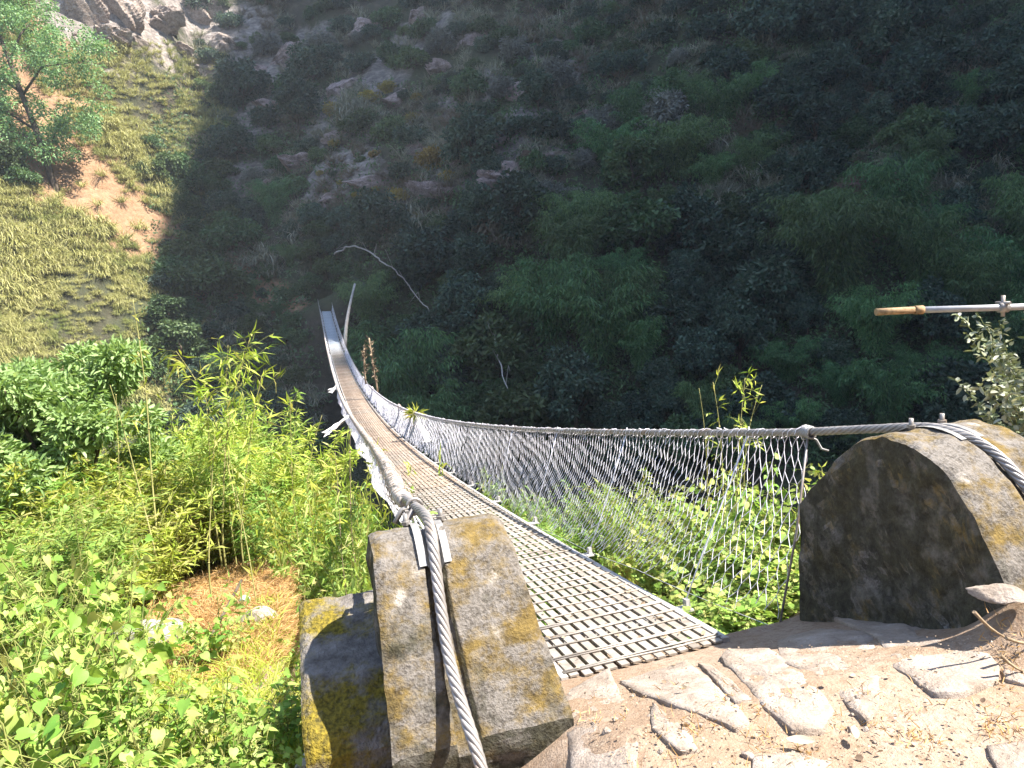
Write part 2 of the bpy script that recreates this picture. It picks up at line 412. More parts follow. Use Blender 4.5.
M['wrap'] = plain('wire_wrapping', (.40, .34, .29), .7, .3, .1, .45, 40)
M['orange'] = plain('orange_sleeve', (.30, .20, .11), .75, .2, 0, .5, 25)
M['pipe'] = steel_mat('pipe_grey', (.26, .26, .27), (.42, .42, .43), (.3, .27, .24), (.62, .75), .2, .45, 6)
M['cloth'] = plain('weathered_cloth', (.62, .58, .54), .9, .1, 0, .25, 6)
M['bark'] = bark_mat('dark_bark', (.05, .037, .027), (.14, .11, .08)); M['bark_pale'] = bark_mat('pale_bark', (.25, .225, .2), (.46, .43, .39))
M['twig'] = bark_mat('dry_twig', (.16, .11, .07), (.34, .26, .17), 30)
M['stem'] = bark_mat('green_stem', (.12, .15, .04), (.30, .30, .10), 20)
M['culm'] = bark_mat('bamboo_culm', (.20, .20, .06), (.42, .38, .16), 20); M['culm_far'] = bark_mat('far_bamboo_culm', (.04, .06, .025), (.09, .11, .045), 20)
M['leaf_dark'] = leaf_mat('dark_leaf', [(.024, .048, .034), (.05, .085, .055), (.10, .14, .09)], .2, .3)
M['leaf_mid'] = leaf_mat('mid_leaf', [(.045, .088, .036), (.075, .13, .05), (.12, .175, .075)], .25, .3)
M['leaf_bamboo'] = leaf_mat('bamboo_leaf', [(.05, .12, .048), (.095, .19, .068), (.16, .27, .10)], .3, .3)
M['leaf_grey'] = leaf_mat('greyish_leaf', [(.11, .12, .10), (.17, .175, .15), (.24, .235, .2)], .2, .25)
M['leaf_red'] = leaf_mat('reddish_leaf', [(.10, .05, .045), (.16, .085, .07), (.2, .12, .1)], .2, .1)
M['leaf_yellow'] = leaf_mat('yellowing_leaf', [(.2, .15, .03), (.3, .22, .04), (.34, .27, .08)], .2, .2)
M['tuft_dark'] = leaf_mat('slope_tussock', [(.13, .14, .09), (.25, .25, .17), (.40, .385, .29)], .2, .1, patch=(.12, .5, .62, (.15, .11, .07)))
M['tuft_sun'] = leaf_mat('hill_tussock', [(.24, .25, .08), (.36, .35, .125), (.46, .43, .2)], .25, .1, patch=(.2, .52, .66, (.14, .18, .04)))
M['leaf_hill'] = leaf_mat('hill_tree_leaf', [(.10, .21, .08), (.17, .30, .12), (.27, .39, .18)], .35, .1)
M['leaf_lime'] = leaf_mat('lime_leaf', [(.20, .29, .03), (.32, .41, .05), (.44, .50, .11), (.40, .46, .08), (.48, .43, .17)], .45, .18)
M['leaf_fresh'] = leaf_mat('fresh_leaf', [(.12, .23, .035), (.2, .34, .06), (.31, .43, .11), (.26, .38, .08), (.42, .40, .14)], .42, .15)
M['leaf_heart'] = leaf_mat('heart_leaf', [(.11, .23, .035), (.2, .36, .06), (.34, .47, .11), (.28, .42, .08), (.30, .44, .10), (.42, .38, .14)], .42, .12)
M['leaf_silver'] = leaf_mat('silvery_leaf', [(.12, .16, .07), (.26, .29, .18), (.45, .46, .36)], .2, .1)
M['leaf_laurel'] = leaf_mat('laurel_leaf', [(.17, .28, .09), (.25, .38, .13), (.36, .46, .22)], .38, .1)
M['straw'] = leaf_mat('straw', [(.36, .22, .08), (.48, .30, .11), (.56, .40, .17)], .25, .1)
M['litter'] = leaf_mat('path_litter', [(.12, .08, .05), (.28, .20, .13), (.40, .32, .24), (.2, .14, .08)], .05, .1)
M['dry_leaf'] = leaf_mat('pale_dry_leaf', [(.5, .42, .28), (.62, .54, .4), (.55, .5, .38)], .2, .1)

# ------------------------------------------------------------------ setting: land
def land():
    xs = np.concatenate([np.arange(-170, -50, 3.0), np.arange(-50, 75, 0.75), np.arange(75, 210, 3.0)])
    ys = np.concatenate([np.arange(-70, 10, 1.6), np.arange(10, 32, 1.2), np.arange(32, 112, 0.6), np.arange(112, 170, 2.5)])
    X, Y = np.meshgrid(xs, ys, indexing='ij')
    Z = land_z(X, Y)
    inn = (X > -11.5) & (X < 11.5) & (Y > -7.5) & (Y < 11.5)
    Z = np.where(inn, Z - 0.6, Z)
    mb = MB(); mb.grid(np.stack([X, Y, Z], -1)[:, ::-1] * 1.0)
    o = mb.build('hillside', M['land']); tag(o, kind='structure')
    V = np.stack([X, Y, Z], -1)[:, ::-1].reshape(-1, 3)
    # bare path and scree of the left hill, rock of the cliff: real colour of the ground
    path = hit([-40, 0, 30, 62, 100, 135, 165, 200, 245, 290], [40, 92, 135, 172, 200, 222, 245, 272, 292, 303])
    dmin = np.full(len(V), 1e9)
    wid = [10, 9.5, 7.5, 6.4, 6.2, 6.2, 6.0, 4.8, 3.0, 1.8]
    for k in range(len(path) - 1):
        a, b = path[k], path[k + 1]; ab = b - a
        t = np.clip(((V - a) @ ab) / (ab @ ab), 0, 1)
        dd = np.linalg.norm(V - (a + t[:, None] * ab), axis=1) / (wid[k] + t * (wid[k + 1] - wid[k]))
        dmin = np.minimum(dmin, dd)
    bare = np.clip(1.25 - dmin * .75, 0, 1)
    rk = np.zeros(len(V))
    for px, py, r in [(80, 15, 7), (140, 20, 7), (190, 20, 7), (240, 30, 8), (215, 60, 6), (110, 60, 4), (160, 50, 5), (510, 180, 5), (470, 170, 4), (560, 85, 3), (430, 160, 4), (350, 120, 6), (420, 210, 4), (300, 60, 9), (260, 120, 8), (380, 80, 8), (340, 170, 7), (460, 100, 7), (420, 30, 7), (520, 140, 7), (330, 110, 7), (400, 200, 6), (250, 180, 5), (560, 60, 5)]:
        h = hit(px, py)[0]
        rk = np.maximum(rk, np.clip(1.2 - np.linalg.norm(V - h, axis=1) / r, 0, 1))
    for nm, arr in (('bare_soil', bare), ('rock', rk)):
        at_ = o.data.attributes.new(nm, 'FLOAT', 'POINT'); at_.data.foreach_set('value', arr.astype(np.float32))
    return path
PATH = land()
def near_ground():
    xs = np.concatenate([np.arange(-12, -3.2, .14), np.arange(-3.2, 3.2, .03), np.arange(3.2, 12.01, .14)])
    ys = np.concatenate([np.arange(-8, -2.0, .14), np.arange(-2.0, 2.2, .03), np.arange(2.2, 12.01, .14)])
    X, Y = np.meshgrid(xs, ys, indexing='ij'); Z = near_z(X, Y)
    Z = Z + .007 * fbm(X * 9, Y * 9, 3) + .004 * fbm(X * 30, Y * 30, 2)
    edge = np.minimum(np.minimum(X + 12, 12 - X), np.minimum(Y + 8, 12 - Y)); Z = Z - .5 * np.clip(.3 - edge, 0, 1)
    mb = MB(); mb.grid(np.stack([X, Y, Z], -1)[:, ::-1])
    tag(mb.build('ground', M['soil']), kind='structure')
near_ground()
# the mountain added out of view, its crest shaped to shade the far slope
SUN = np.array([.60, -.28, 1.0])
def shade_ridge():
    T1 = np.array([0, 50, -1.0]); T2 = hit(160, 300)[0]; T3 = hit(190, 130)[0]; T4 = hit(246, 2)[0]
    C = [T4 + 170 * SUN + np.array([25, 60, 60.]), T4 + 170 * SUN, T3 + 182 * SUN, T2 + 195 * SUN, T1 + 205 * SUN, np.array([133, -45, 215.]), np.array([140, -90, 215.])]
    C = np.array(C)
    t = np.linspace(0, len(C) - 1, 120); i = np.minimum(t.astype(int), len(C) - 2); f = (t - i)[:, None]
    P = C[i] * (1 - f) + C[i + 1] * f
    P[:, 2] += 5 * fbm(t * 2.3, t * 0 + 4, 3)
    out = np.array([.55, .83, 0])
    rows = []
    for h, o_ in ((1.0, 0), (.75, 8), (.4, 20), (-.2, 45)):
        Q = P + out * 0; Q = np.stack([P[:, 0] + out[0] * (0 if h == 1 else 0), P[:, 1], P[:, 2] * h], -1); rows.append(Q)
    back = [np.stack([P[:, 0] + out[0] * 160, P[:, 1] + out[1] * 160, P[:, 2] * 0 - 20], -1)]
    mb = MB(); mb.grid(np.stack(rows[::-1] + back, 0)); o = mb.build('shade_ridge', M['land']); tag(o, kind='structure')
shade_ridge()

# ------------------------------------------------------------------ suspension bridge
BR = empty('suspension_bridge', (0, 0, 0))
tag(BR, 'long sagging footbridge with slatted steel deck and white wire mesh sides', 'bridge')
def deck_panels():
    n = 34; L = END / n
    NB = 13; pitch = 2 * HALF / NB
    for k in range(n):
        mb = MB(); s0 = k * L + (0.0 if k else -.06); s1 = (k + 1) * L - .012
        m = 5 if k < 12 else 3
        ss = np.linspace(s0, s1, m)
        gap = .0185 if k < 22 else .014
        for b in range(NB):
            x = -HALF + (b + .5) * pitch
            w = (pitch - gap) / 2
            jit = R.normal(0, .0015)
            e1 = s1 + R.normal(0, .012) * (k == 0); st = np.linspace(s0 + (R.normal(0, .012) if k == 0 else 0), s1, m)
            z = deck_z(st) + jit
            sec = [(-w, .010), (w, .010), (w, .001), (-w, .001)]
            V = np.stack([np.stack([np.full(m, x + a), st, z + c], -1) for a, c in sec], 1)
            i = np.arange(m - 1)[:, None] * 4; j = np.arange(4)[None]; j2 = (j + 1) % 4
            mb.add(V, np.stack([i + j, i + 4 + j, i + 4 + j2, i + j2], -1).reshape(-1, 4))
            mb.add(V[0], [[0, 1, 2, 3]]); mb.add(V[-1], [[3, 2, 1, 0]])
        # cross rods, often in pairs, welded on top
        st = .14
        for r_ in np.arange(s0 + .05, s1 - .02, st):
            y = r_ + R.normal(0, .008)
            for q in ([0, .02] if R.random() < .25 else [0]):
                xx = np.linspace(-HALF - .012, HALF + .012, 4 if k < 6 else 2)
                yy = y + q + R.normal(0, .004, len(xx))
                mb.tube(np.stack([xx, yy, deck_z(yy) + .0135 + np.abs(R.normal(0, .002, len(xx)))], -1), .0046, 5)
        # edge angles of the panel
        mb.build('deck_panel', M['deck'], BR)
    for sd in (-1, 1):
        mb = MB(); ss = np.linspace(-.05, END, 70)
        for a, b in ((0, 1),):
            x = sd * (HALF + .018)
            sec = [(-.016, .012), (.016, .012), (.016, -.05), (-.016, -.05)]
            V = np.stack([np.stack([np.full(70, x + p), ss, deck_z(ss) + q], -1) for p, q in sec], 1)
            i = np.arange(69)[:, None] * 4; j = np.arange(4)[None]; j2 = (j + 1) % 4
            mb.add(V, np.stack([i + j, i + 4 + j, i + 4 + j2, i + j2], -1).reshape(-1, 4)); mb.add(V[0], [[0, 1, 2, 3]])
        mb.build('edge_angle', M['beam'], BR)
deck_panels()
ST = 1.40
S_HANG = np.arange(.55, END - .3, ST)
def bottom_half(s): return HALF + .06 + .33 * np.exp(-np.maximum(s, 0) / 1.1)
def beams():
    mb = MB(); w = HALF + .14
    mb.box((0, 0, -.075), (w, .022, .022))
    for sd in (-1, 1): mb.box((sd * (w - .02), 0, -.045), (.055, .045, .005)); mb.box((sd * (w + .02), .004, -.025), (.012, .02, .03))
    first = mb.build('cross_beam', M['beam'], BR)
    for k, s in enumerate(S_HANG):
        o = first if k == 0 else first.copy()
        if k: COL.objects.link(o); o.parent = BR
        o.location = (R.normal(0, .006), s, deck_z(s)); o.rotation_euler = (math.atan(DA + 2 * DB * s), 0, R.normal(0, .01))
beams()
def main_cables():
    for sd in (-1, 1):
        ss = np.linspace(-.3, END + .5, 90)
        mb = MB(); mb.tube(np.stack([np.full(90, sd * (HALF + .07)), ss, deck_z(ss) - .112], -1), .016, 6)
        mb.build('main_cable', M['cable'], BR)
main_cables()
# anchor block outlines (y, z) along the bridge; the hand cables run over them
PROF_L = [(0.0, .68), (-.05, .77), (-.14, .83), (-.24, .865), (-.32, .862), (-.40, .80), (-.49, .665), (-.58, .50), (-.68, .29)]
PROF_R = [(0.01, .58), (-.08, .68), (-.2, .81), (-.36, .945), (-.50, .995), (-.62, .99), (-.75, .935), (-.87, .82), (-.97, .655), (-1.02, .55), (-1.08, .40)]
LX, RX = (-1.135, -.695), (.85, 1.33)
def prof(P, n=60):
    P = np.array(P); d = np.concatenate([[0], np.cumsum(np.linalg.norm(np.diff(P, axis=0), axis=1))])
    t = np.linspace(0, d[-1], n); Q = np.stack([np.interp(t, d, P[:, 0]), np.interp(t, d, P[:, 1])], -1)
    for _ in range(4): Q[1:-1] = (Q[:-2] + 2 * Q[1:-1] + Q[2:]) / 4
    return Q
def rail_path(sd):
    """hand cable: ground anchor, up over the block crest, along the span to the far bank"""
    if sd < 0:
        near = np.array([(-.98, -1.5, -.5), (-.93, -1.05, .05), (-.92, -.82, .30), (-.945, -.68, .44), (-.955, -.58, .545), (-.95, -.49, .69), (-.94, -.40, .83), (-.935, -.33, .885), (-.93, -.22, .888)])
        s0 = .3
    else:
        near = np.array([(1.12, -2.2, -.05), (1.115, -1.5, .25), (1.11, -1.14, .50), (1.11, -1.0, .665), (1.11, -.9, .805), (1.105, -.78, .925), (1.1, -.66, .98), (1.09, -.5, .992), (1.08, -.36, .965)])
        s0 = .2
    s = np.concatenate([np.arange(s0, 8, .35), np.arange(8, END - 1, 1.2), [END - .4]])
    x = sd * rail_half(s); z = rail_z(s)
    span = np.stack([x, s, z], -1)
    far = np.array([(sd * .62, END + 2.2, rail_z(END) - .1), (sd * .62, END + 4.5, -.6)])
    return np.concatenate([near, span, far]), len(near)
def resample(P, step):
    d = np.concatenate([[0], np.cumsum(np.linalg.norm(np.diff(P, axis=0), axis=1))])
    t = np.linspace(0, d[-1], max(2, int(d[-1] / step)))
    return np.stack([np.interp(t, d, P[:, k]) for k in range(3)], -1)
def smooth_path(P, k=3):
    for _ in range(k): P = np.concatenate([P[:1], (P[:-2] + 2 * P[1:-1] + P[2:]) / 4, P[-1:]])
    return P
RAILP = {}
def hand_cables():
    for sd in (-1, 1):
        P, nn = rail_path(sd)
        Q = smooth_path(resample(P, .012), 30)
        RAILP[sd] = Q
        mb = MB()
        nearQ = Q[Q[:, 1] < 3.2]; farQ = Q[Q[:, 1] >= 3.15][::25]
        # seven-strand rope near the eye: six strands laid round a core
        T = unit(np.gradient(nearQ, axis=0)); A = unit(np.cross(T, np.array([0, 0, 1.0]))); B = np.cross(A, T)
        sl = np.concatenate([[0], np.cumsum(np.linalg.norm(np.diff(nearQ, axis=0), axis=1))])
        mb.tube(nearQ, .0115, 6)
        for k in range(6):
            ph = sl / .20 * 2 * PI + k * PI / 3
            mb.tube(nearQ + .0128 * (A * np.cos(ph)[:, None] + B * np.sin(ph)[:, None]), .0076, 6)
        mb.tube(farQ, .019, 6)
        mb.build('handrail_cable', M['cable'], BR)
        # mesh wire lashed round the hand cable
        wr = MB(); s = np.arange(.15 if sd < 0 else .1, 50, .03); s = s[(s < 14) | (np.arange(len(s)) % 3 == 0)]
        nS = len(s)
        c = np.stack([sd * rail_half(s), s, rail_z(s)], -1)
        c = np.stack([np.interp(s, Q[:, 1], Q[:, k]) for k in range(3)], -1)
        rr = (.030 + .022 * sm(12, 18, s) * (1 - sm(44, 50, s)) if sd < 0 else .020) * (1 + .3 * vnoise(s * 9, s * 0)) + .012 * np.abs(vnoise(s * 23, s * 0 + 5)) + (.0 if sd < 0 else 0)
        c[:, 2] -= .012; c[:, :] += .008 * np.stack([vnoise(s * 11, s * 0 + k) for k in range(3)], -1)
        if sd < 0: wr.tube(c, rr, 8, smooth=True)
        # loose turns of wire
        for k in np.arange(.15, 26, .055 if sd > 0 else .09):
            pc = np.array([np.interp(k, Q[:, 1], Q[:, j]) for j in range(3)])
            th = np.linspace(0, 2 * PI, 8) + R.random() * 6; r0 = (.024 if sd > 0 else .04) * R.uniform(.9, 1.35)
            wr.tube(pc + np.stack([r0 * np.cos(th), np.linspace(-.02, .025, 8), r0 * np.sin(th) - .006], -1), .0024, 3, cap=False)
        wr.build('wire_lashing', M['wrap'] if sd < 0 else M['galv'], BR)
hand_cables()
def mesh_side(sd):
    """hexagonal wire netting from the hand cable down to the deck edge"""
    mb = MB()
    def surf(s, v):   # v 0 bottom .. 1 top
        Q = RAILP[sd]
        tx = np.interp(s, Q[:, 1], Q[:, 0]); tz = np.interp(s, Q[:, 1], Q[:, 2])
        bx = sd * (bottom_half(s) + .03 * vnoise(s * 1.3, s * 0 + 2)); bz = deck_z(s) - .05
        sag = (.045 if sd > 0 else .045 + .13 * sm(.3, 2, s) * (1 - sm(20, 40, s))) * np.sin(v * PI) * (1 + vnoise(s * .8, v * 3))
        x = bx + (tx - bx) * v + sd * sag; z = bz + (tz - bz) * v
        x = x + .012 * vnoise(s * 6, v * 9 + 4); y = s + .02 * vnoise(s * 5 + 9, v * 7) + (-.06 + .55 * (1 - v) * np.clip(s - .1, 0, .8)) * (1 - v) * np.exp(-s / 5)
        return np.stack([x, y, z], -1)
    def zone(s0, s1, cw, ch, r):
        nc = int((s1 - s0) / cw); nr = max(3, int(.95 / ch))
        i, j = np.meshgrid(np.arange(nc), np.arange(nr), indexing='ij')
        # hexagon cells elongated upright: each cell gives a vertical twist and two diagonals
        x0 = s0 + (i + .5 * (j % 2)) * cw
        dv = 1 / nr; tilt = 3.0 * (.054 / cw)
        vs_ = lambda q: dv * (tilt * q + .8 * vnoise(q * 1.1, q * 0 + 3))
        v0 = (j / nr + vs_(x0)) % 1.0
        hsh = lambda a, b, k: (np.sin(a * 12.9898 + b * 78.233 + k) * 43758.5453) % 1.0 - .5
        jx = lambda a, b: .16 * cw * hsh(a, b, 0.0)
        pt = lambda s, v: surf(s.ravel(), np.clip(v, 0, 1).ravel())
        a = pt(x0 + jx(i, j), v0); b = pt(x0 + jx(i, j), v0 + dv * .4)
        x1 = s0 + (i + .5 * ((j + 1) % 2)) * cw
        il = np.where(j % 2 == 0, i - 1, i); ir = il + 1
        xl = s0 + (il + .5 * ((j + 1) % 2)) * cw; xr = xl + cw
        cl = pt(xl + jx(il, j + 1), v0 + dv + vs_(xl) - vs_(x0)); cr_ = pt(xr + jx(ir, j + 1), v0 + dv + vs_(xr) - vs_(x0))
        keep = (R.random(i.size) > .012)
        ok = (xl.ravel() >= s0 - 1e-6)
        wob = R.normal(0, 1, (len(a), 3)) * np.array([.003, .003, .007]); b = b + wob; a = a + .0
        mb.segs(a[keep], b[keep], r * 1.1); mb.segs(b[keep & ok], cl[keep & ok], r); mb.segs(b[keep], cr_[keep], r)
    zone(.12, 7.0, .050, .088, .0021 if sd > 0 else .0017)
    zone(7.0, 20.0, .056, .098, .0025 if sd > 0 else .0019)
    zone(20.0, 45.0, .10, .14, .0048)
    zone(45.0, END - .6, .17, .2, .0045)
    # selvedge wires
    s = np.arange(.12, END - .5, .2)
    for v in (.0, .985):
        p = surf(s, np.full(len(s), v)); mb.segs(p[:-1], p[1:], .0022)
    mb.build('wire_mesh', M['galv'], BR)
    Q = RAILP[sd]
    for s in S_HANG:
        h = MB(); tx = np.interp(s, Q[:, 1], Q[:, 0]); tz = np.interp(s, Q[:, 1], Q[:, 2])
        b = np.array([sd * (HALF + .12), s, deck_z(s) - .08]); t_ = np.array([tx, s, tz])
        n = 4; p = b + (t_ - b) * np.linspace(0, 1, n)[:, None]; p[1:-1] += R.normal(0, .006, (n - 2, 3))
        h.tube(p, .0042 if s < 25 else .006, 5); h.tube(np.array([t_ + (0, -.02, -.02), t_ + (0, .0, .028), t_ + (0, .02, -.02)]), .006, 5)
        h.build('suspender', M['galv'], BR)
    e = MB()
    p0 = np.array([sd * .76, .06, -.05]); tx = np.interp(.12, Q[:, 1], Q[:, 0]); tz = np.interp(.12, Q[:, 1], Q[:, 2])
    e.tube(np.array([p0, (p0 + (tx, .1, tz)) / 2 + (.01, 0, 0), (tx, .12, tz)]), .006, 6)
    e.build('end_wire', M['cable'], BR)
mesh_side(1); mesh_side(-1)
def fittings():
    # wire tie and clip where the right netting starts
    Q = RAILP[1]; c = np.array([np.interp(.12, Q[:, 1], Q[:, k]) for k in range(3)])
    mb = MB()
    for k in range(7):
        th = np.linspace(0, 2 * PI, 9) + k
        mb.tube(c + np.stack([.028 * np.cos(th), np.full(9, (k - 3) * .008), .028 * np.sin(th)], -1), .006, 5)
    mb.tube(c + np.array([(.0, 0, -.02), (.03, -.02, -.04), (.05, -.03, -.085), (.075, -.05, -.095)]), .006, 5)
    mb.build('wire_tie', M['saddle'], BR)
    # clamp near the crest of the left block: U-bolt, bridge piece, two loose tails
    Q = RAILP[-1]; c = np.array([np.interp(-.02, Q[:, 1], Q[:, k]) for k in range(3)])
    mb = MB(); th = np.linspace(0, PI, 9)
    mb.tube(c + np.stack([.03 * np.cos(th), th * 0, .03 * np.sin(th)], -1), .007, 6)
    mb.tube(c + np.array([(-.02, 0, .0), (-.05, .01, -.01), (-.085, -.015, -.05)]), .011, 6)
    mb.tube(c + np.array([(-.01, -.05, .0), (-.04, -.06, -.03), (-.05, -.09, -.075)]), .012, 6)
    mb.box(c + (0, 0, -.02), (.04, .022, .012))
    mb.build('cable_clamp', M['cable'], BR)
fittings()
def end_frame():
    mb = MB(); z = deck_z(END)
    for k in range(3): mb.box((0, END + .25 + k * .42, z + .05 + k * .12), (.5, .2, .06))
    mb.build('end_step', M['rock_dark'], BR)
end_frame()

# ------------------------------------------------------------------ anchor blocks
def block(name, P, X, groove, low, front, label, flare=(0, 0)):
    root = empty(name, ((X[0] + X[1]) / 2, -.5, low)); tag(root, label, 'anchor block', 'concrete anchor blocks of the bridge')
    org = np.array(root.location)
    Q = prof(P, 80); nx = 44
    gx, gw, gd = groove
    xs = np.unique(np.concatenate([np.linspace(X[0], X[1], nx), [gx - gw, gx - gw + .006, gx + gw - .006, gx + gw]]))
    top = np.zeros((len(Q), len(xs), 3))
    yy = Q[:, 0][:, None] + 0 * xs[None]; zz = Q[:, 1][:, None] + 0 * xs[None]
    ing = (np.abs(xs - gx) < gw - .003)[None] * sm(0, .12, np.abs(yy - Q[0, 0])) * 1.0
    e = np.minimum(xs - X[0], X[1] - xs)[None]
    chip = .03 * np.clip(fbm(yy * 7 + X[0], zz * 7 + 0 * xs[None], 3), 0, 1) + .012
    zz = zz - gd * ing - chip * np.clip(1 - e / (.012 + chip), 0, 1) ** 1.5 + .014 * fbm(xs[None] * 9 + yy * 0, yy * 9, 4) + .005 * fbm(xs[None] * 40, yy * 40, 2)
    tt = np.linspace(0, 1, len(Q))[:, None] ** 1.5; kx = (xs - X[0]) / (X[1] - X[0])
    xx = xs[None] + tt * (flare[0] * (1 - kx) + flare[1] * kx)[None] + .009 * fbm(yy * 14, zz * 14 + xs[None] * 5, 2)
    top[..., 0] = xx; top[..., 1] = yy + .006 * fbm(xs[None] * 11, zz * 11, 2); top[..., 2] = zz
    mb = MB(); mb.grid(top - org)
    # sides, ends: gridded so their edges stay uneven
    nz = 60; k = np.linspace(0, 1, nz)[None, :, None]
    for j, flip in ((0, 0), (-1, 1)):
        e_ = top[:, j]; bot = e_.copy(); bot[:, 2] = low
        V = e_[:, None] * (1 - k) + bot[:, None] * k
        V[:, 1:, 0] += (.030 * fbm(V[:, 1:, 1] * 5, V[:, 1:, 2] * 5 + j, 5) + .02 * np.abs(fbm(V[:, 1:, 1] * 11 + 4, V[:, 1:, 2] * 11 + j, 3)) - .008) * np.minimum(1, k[:, 1:, 0] * 25)
        mb.grid((V if not flip else V[:, ::-1]) - org)
    for i, flip in ((0, 1), (-1, 0)):
        e_ = top[i]; bot = e_.copy(); bot[:, 2] = low; bot[:, 1] += (front if i == -1 else 0)
        V = e_[:, None] * (1 - k) + bot[:, None] * k
        V[:, 1:, 1] += .03 * fbm(V[:, 1:, 0] * 6, V[:, 1:, 2] * 6, 5) * np.minimum(1, k[:, 1:, 0] * 25)
        mb.grid((V if not flip else V[:, ::-1]) - org)
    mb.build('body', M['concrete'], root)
    return root, org
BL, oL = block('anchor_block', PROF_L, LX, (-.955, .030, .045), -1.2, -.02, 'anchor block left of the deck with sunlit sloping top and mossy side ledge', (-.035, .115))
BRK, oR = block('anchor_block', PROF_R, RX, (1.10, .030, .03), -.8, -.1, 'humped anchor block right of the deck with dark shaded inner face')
def wing():
    n, m = 40, 22
    y = np.linspace(.22, -.46, n)[:, None]; x = np.linspace(-1.44, -1.10, m)[None]
    z = np.interp(-y, [-.22, .25, .42, .46], [.46, .365, .27, .20]) + .02 * fbm(x * 9 + y, y * 9, 4) + .006 * fbm(x * 40, y * 40, 2) + 0 * x
    z = z - .025 * np.clip(1 - (x + 1.44) / .02, 0, 1)
    V = np.stack([x + 0 * y + .012 * fbm(y * 8, x * 8, 2), y + 0 * x, z], -1)
    mb = MB(); mb.grid(V - oL)
    k = np.linspace(0, 1, 10)[None, :, None]
    for e_, fl in ((V[:, 0], 0), (V[0], 1), (V[-1], 0)):
        bot = e_.copy(); bot[:, 2] = -1.2
        W_ = e_[:, None] * (1 - k) + bot[:, None] * k; W_[:, 1:, :2] += .015 * fbm(W_[:, 1:, 2] * 7, W_[:, 1:, 1] * 7 + W_[:, 1:, 0] * 5, 3)[..., None]
        mb.grid((W_ if not fl else W_[:, ::-1]) - oL)
    o = mb.build('side_ledge', M['moss'], BL); o['label'] = 'low ledge coated in yellow moss'
wing()
def saddles():
    for sd, root, org, P, gx in ((-1, BL, oL, PROF_L, -.94), (1, BRK, oR, PROF_R, 1.095)):
        Q = prof(P, 56); yc = -.25 if sd < 0 else -.5
        mb = MB()
        ys = np.linspace(yc + .17, yc - .17, 9); zs = np.array([np.interp(-v, -Q[:, 0], Q[:, 1]) for v in ys])
        top = np.stack([np.stack([np.full(9, gx + dx), ys, zs + .012 - .03 * (abs(dx) < .02)], -1) for dx in (-.055, -.03, -.015, .015, .03, .055)], 1)
        mb.grid(top - org, smooth=False)
        mb.build('saddle_plate', M['saddle'], root)
        for dx, dy in ((.06, .02), (-.065, .05)):
            b = MB(); z = np.interp(-(yc + dy), -Q[:, 0], Q[:, 1]); c = np.array([gx + dx, yc + dy, z]) - org
            b.tube(np.array([c + (0, 0, -.01), c + (0, 0, .05)]), .009, 8); b.tube(np.array([c + (0, 0, .01), c + (0, 0, .024)]), .017, 6, smooth=False)
            b.build('bolt', M['cable'], root)
saddles()

# ------------------------------------------------------------------ stones of the path
def slab(name, pts, th, label, mat, lift=.018, group='flat stones set in the path', z_add=0.0, rough=.012):
    P = hit_near([p[0] for p in pts], [p[1] for p in pts])
    c = P.mean(0); P = c + (P - c) * 1.16
    # uneven outline
    Q = []
    for a, b in zip(P, np.roll(P, -1, 0)):
        n = max(2, int(np.linalg.norm(b - a) / .03))
        for t in np.linspace(0, 1, n, endpoint=False): Q.append(a + (b - a) * t)
    Q = np.array(Q); Q[:, :2] += .008 * np.stack([fbm(Q[:, 0] * 12, Q[:, 1] * 12, 3), fbm(Q[:, 0] * 12 + 40, Q[:, 1] * 12, 3)], -1)
    A = np.c_[P[:, :2], np.ones(len(P))]; co = np.linalg.lstsq(A, P[:, 2], rcond=None)[0]
    rings = []
    for f_, dz in ((1.0, -th), (1.0, -.004), (.985, .0), (.75, .002), (.5, .0), (.25, .003)):
        r_ = c[:2] + (Q[:, :2] - c[:2]) * f_
        z = .4 * (r_ @ co[:2] + co[2]) + .6 * near_z(r_[:, 0], r_[:, 1]) + lift + dz + z_add + rough * fbm(r_[:, 0] * 8 + c[0] * 7, r_[:, 1] * 8, 3)
        rings.append(np.c_[r_, z])
    V = np.array(rings) - c; V = np.concatenate([V, V[:, :1]], 1)
    mb = MB(); mb.grid(V[:, ::-1] if False else V, smooth=True)
    mb.add(np.r_[V[-1, :-1], [V[-1, :-1].mean(0)]], [[i, (i + 1) % len(Q), len(Q)] for i in range(len(Q))], 0, True)
    o = mb.build(name, mat, None, c); tag(o, label, 'stone', group); return o
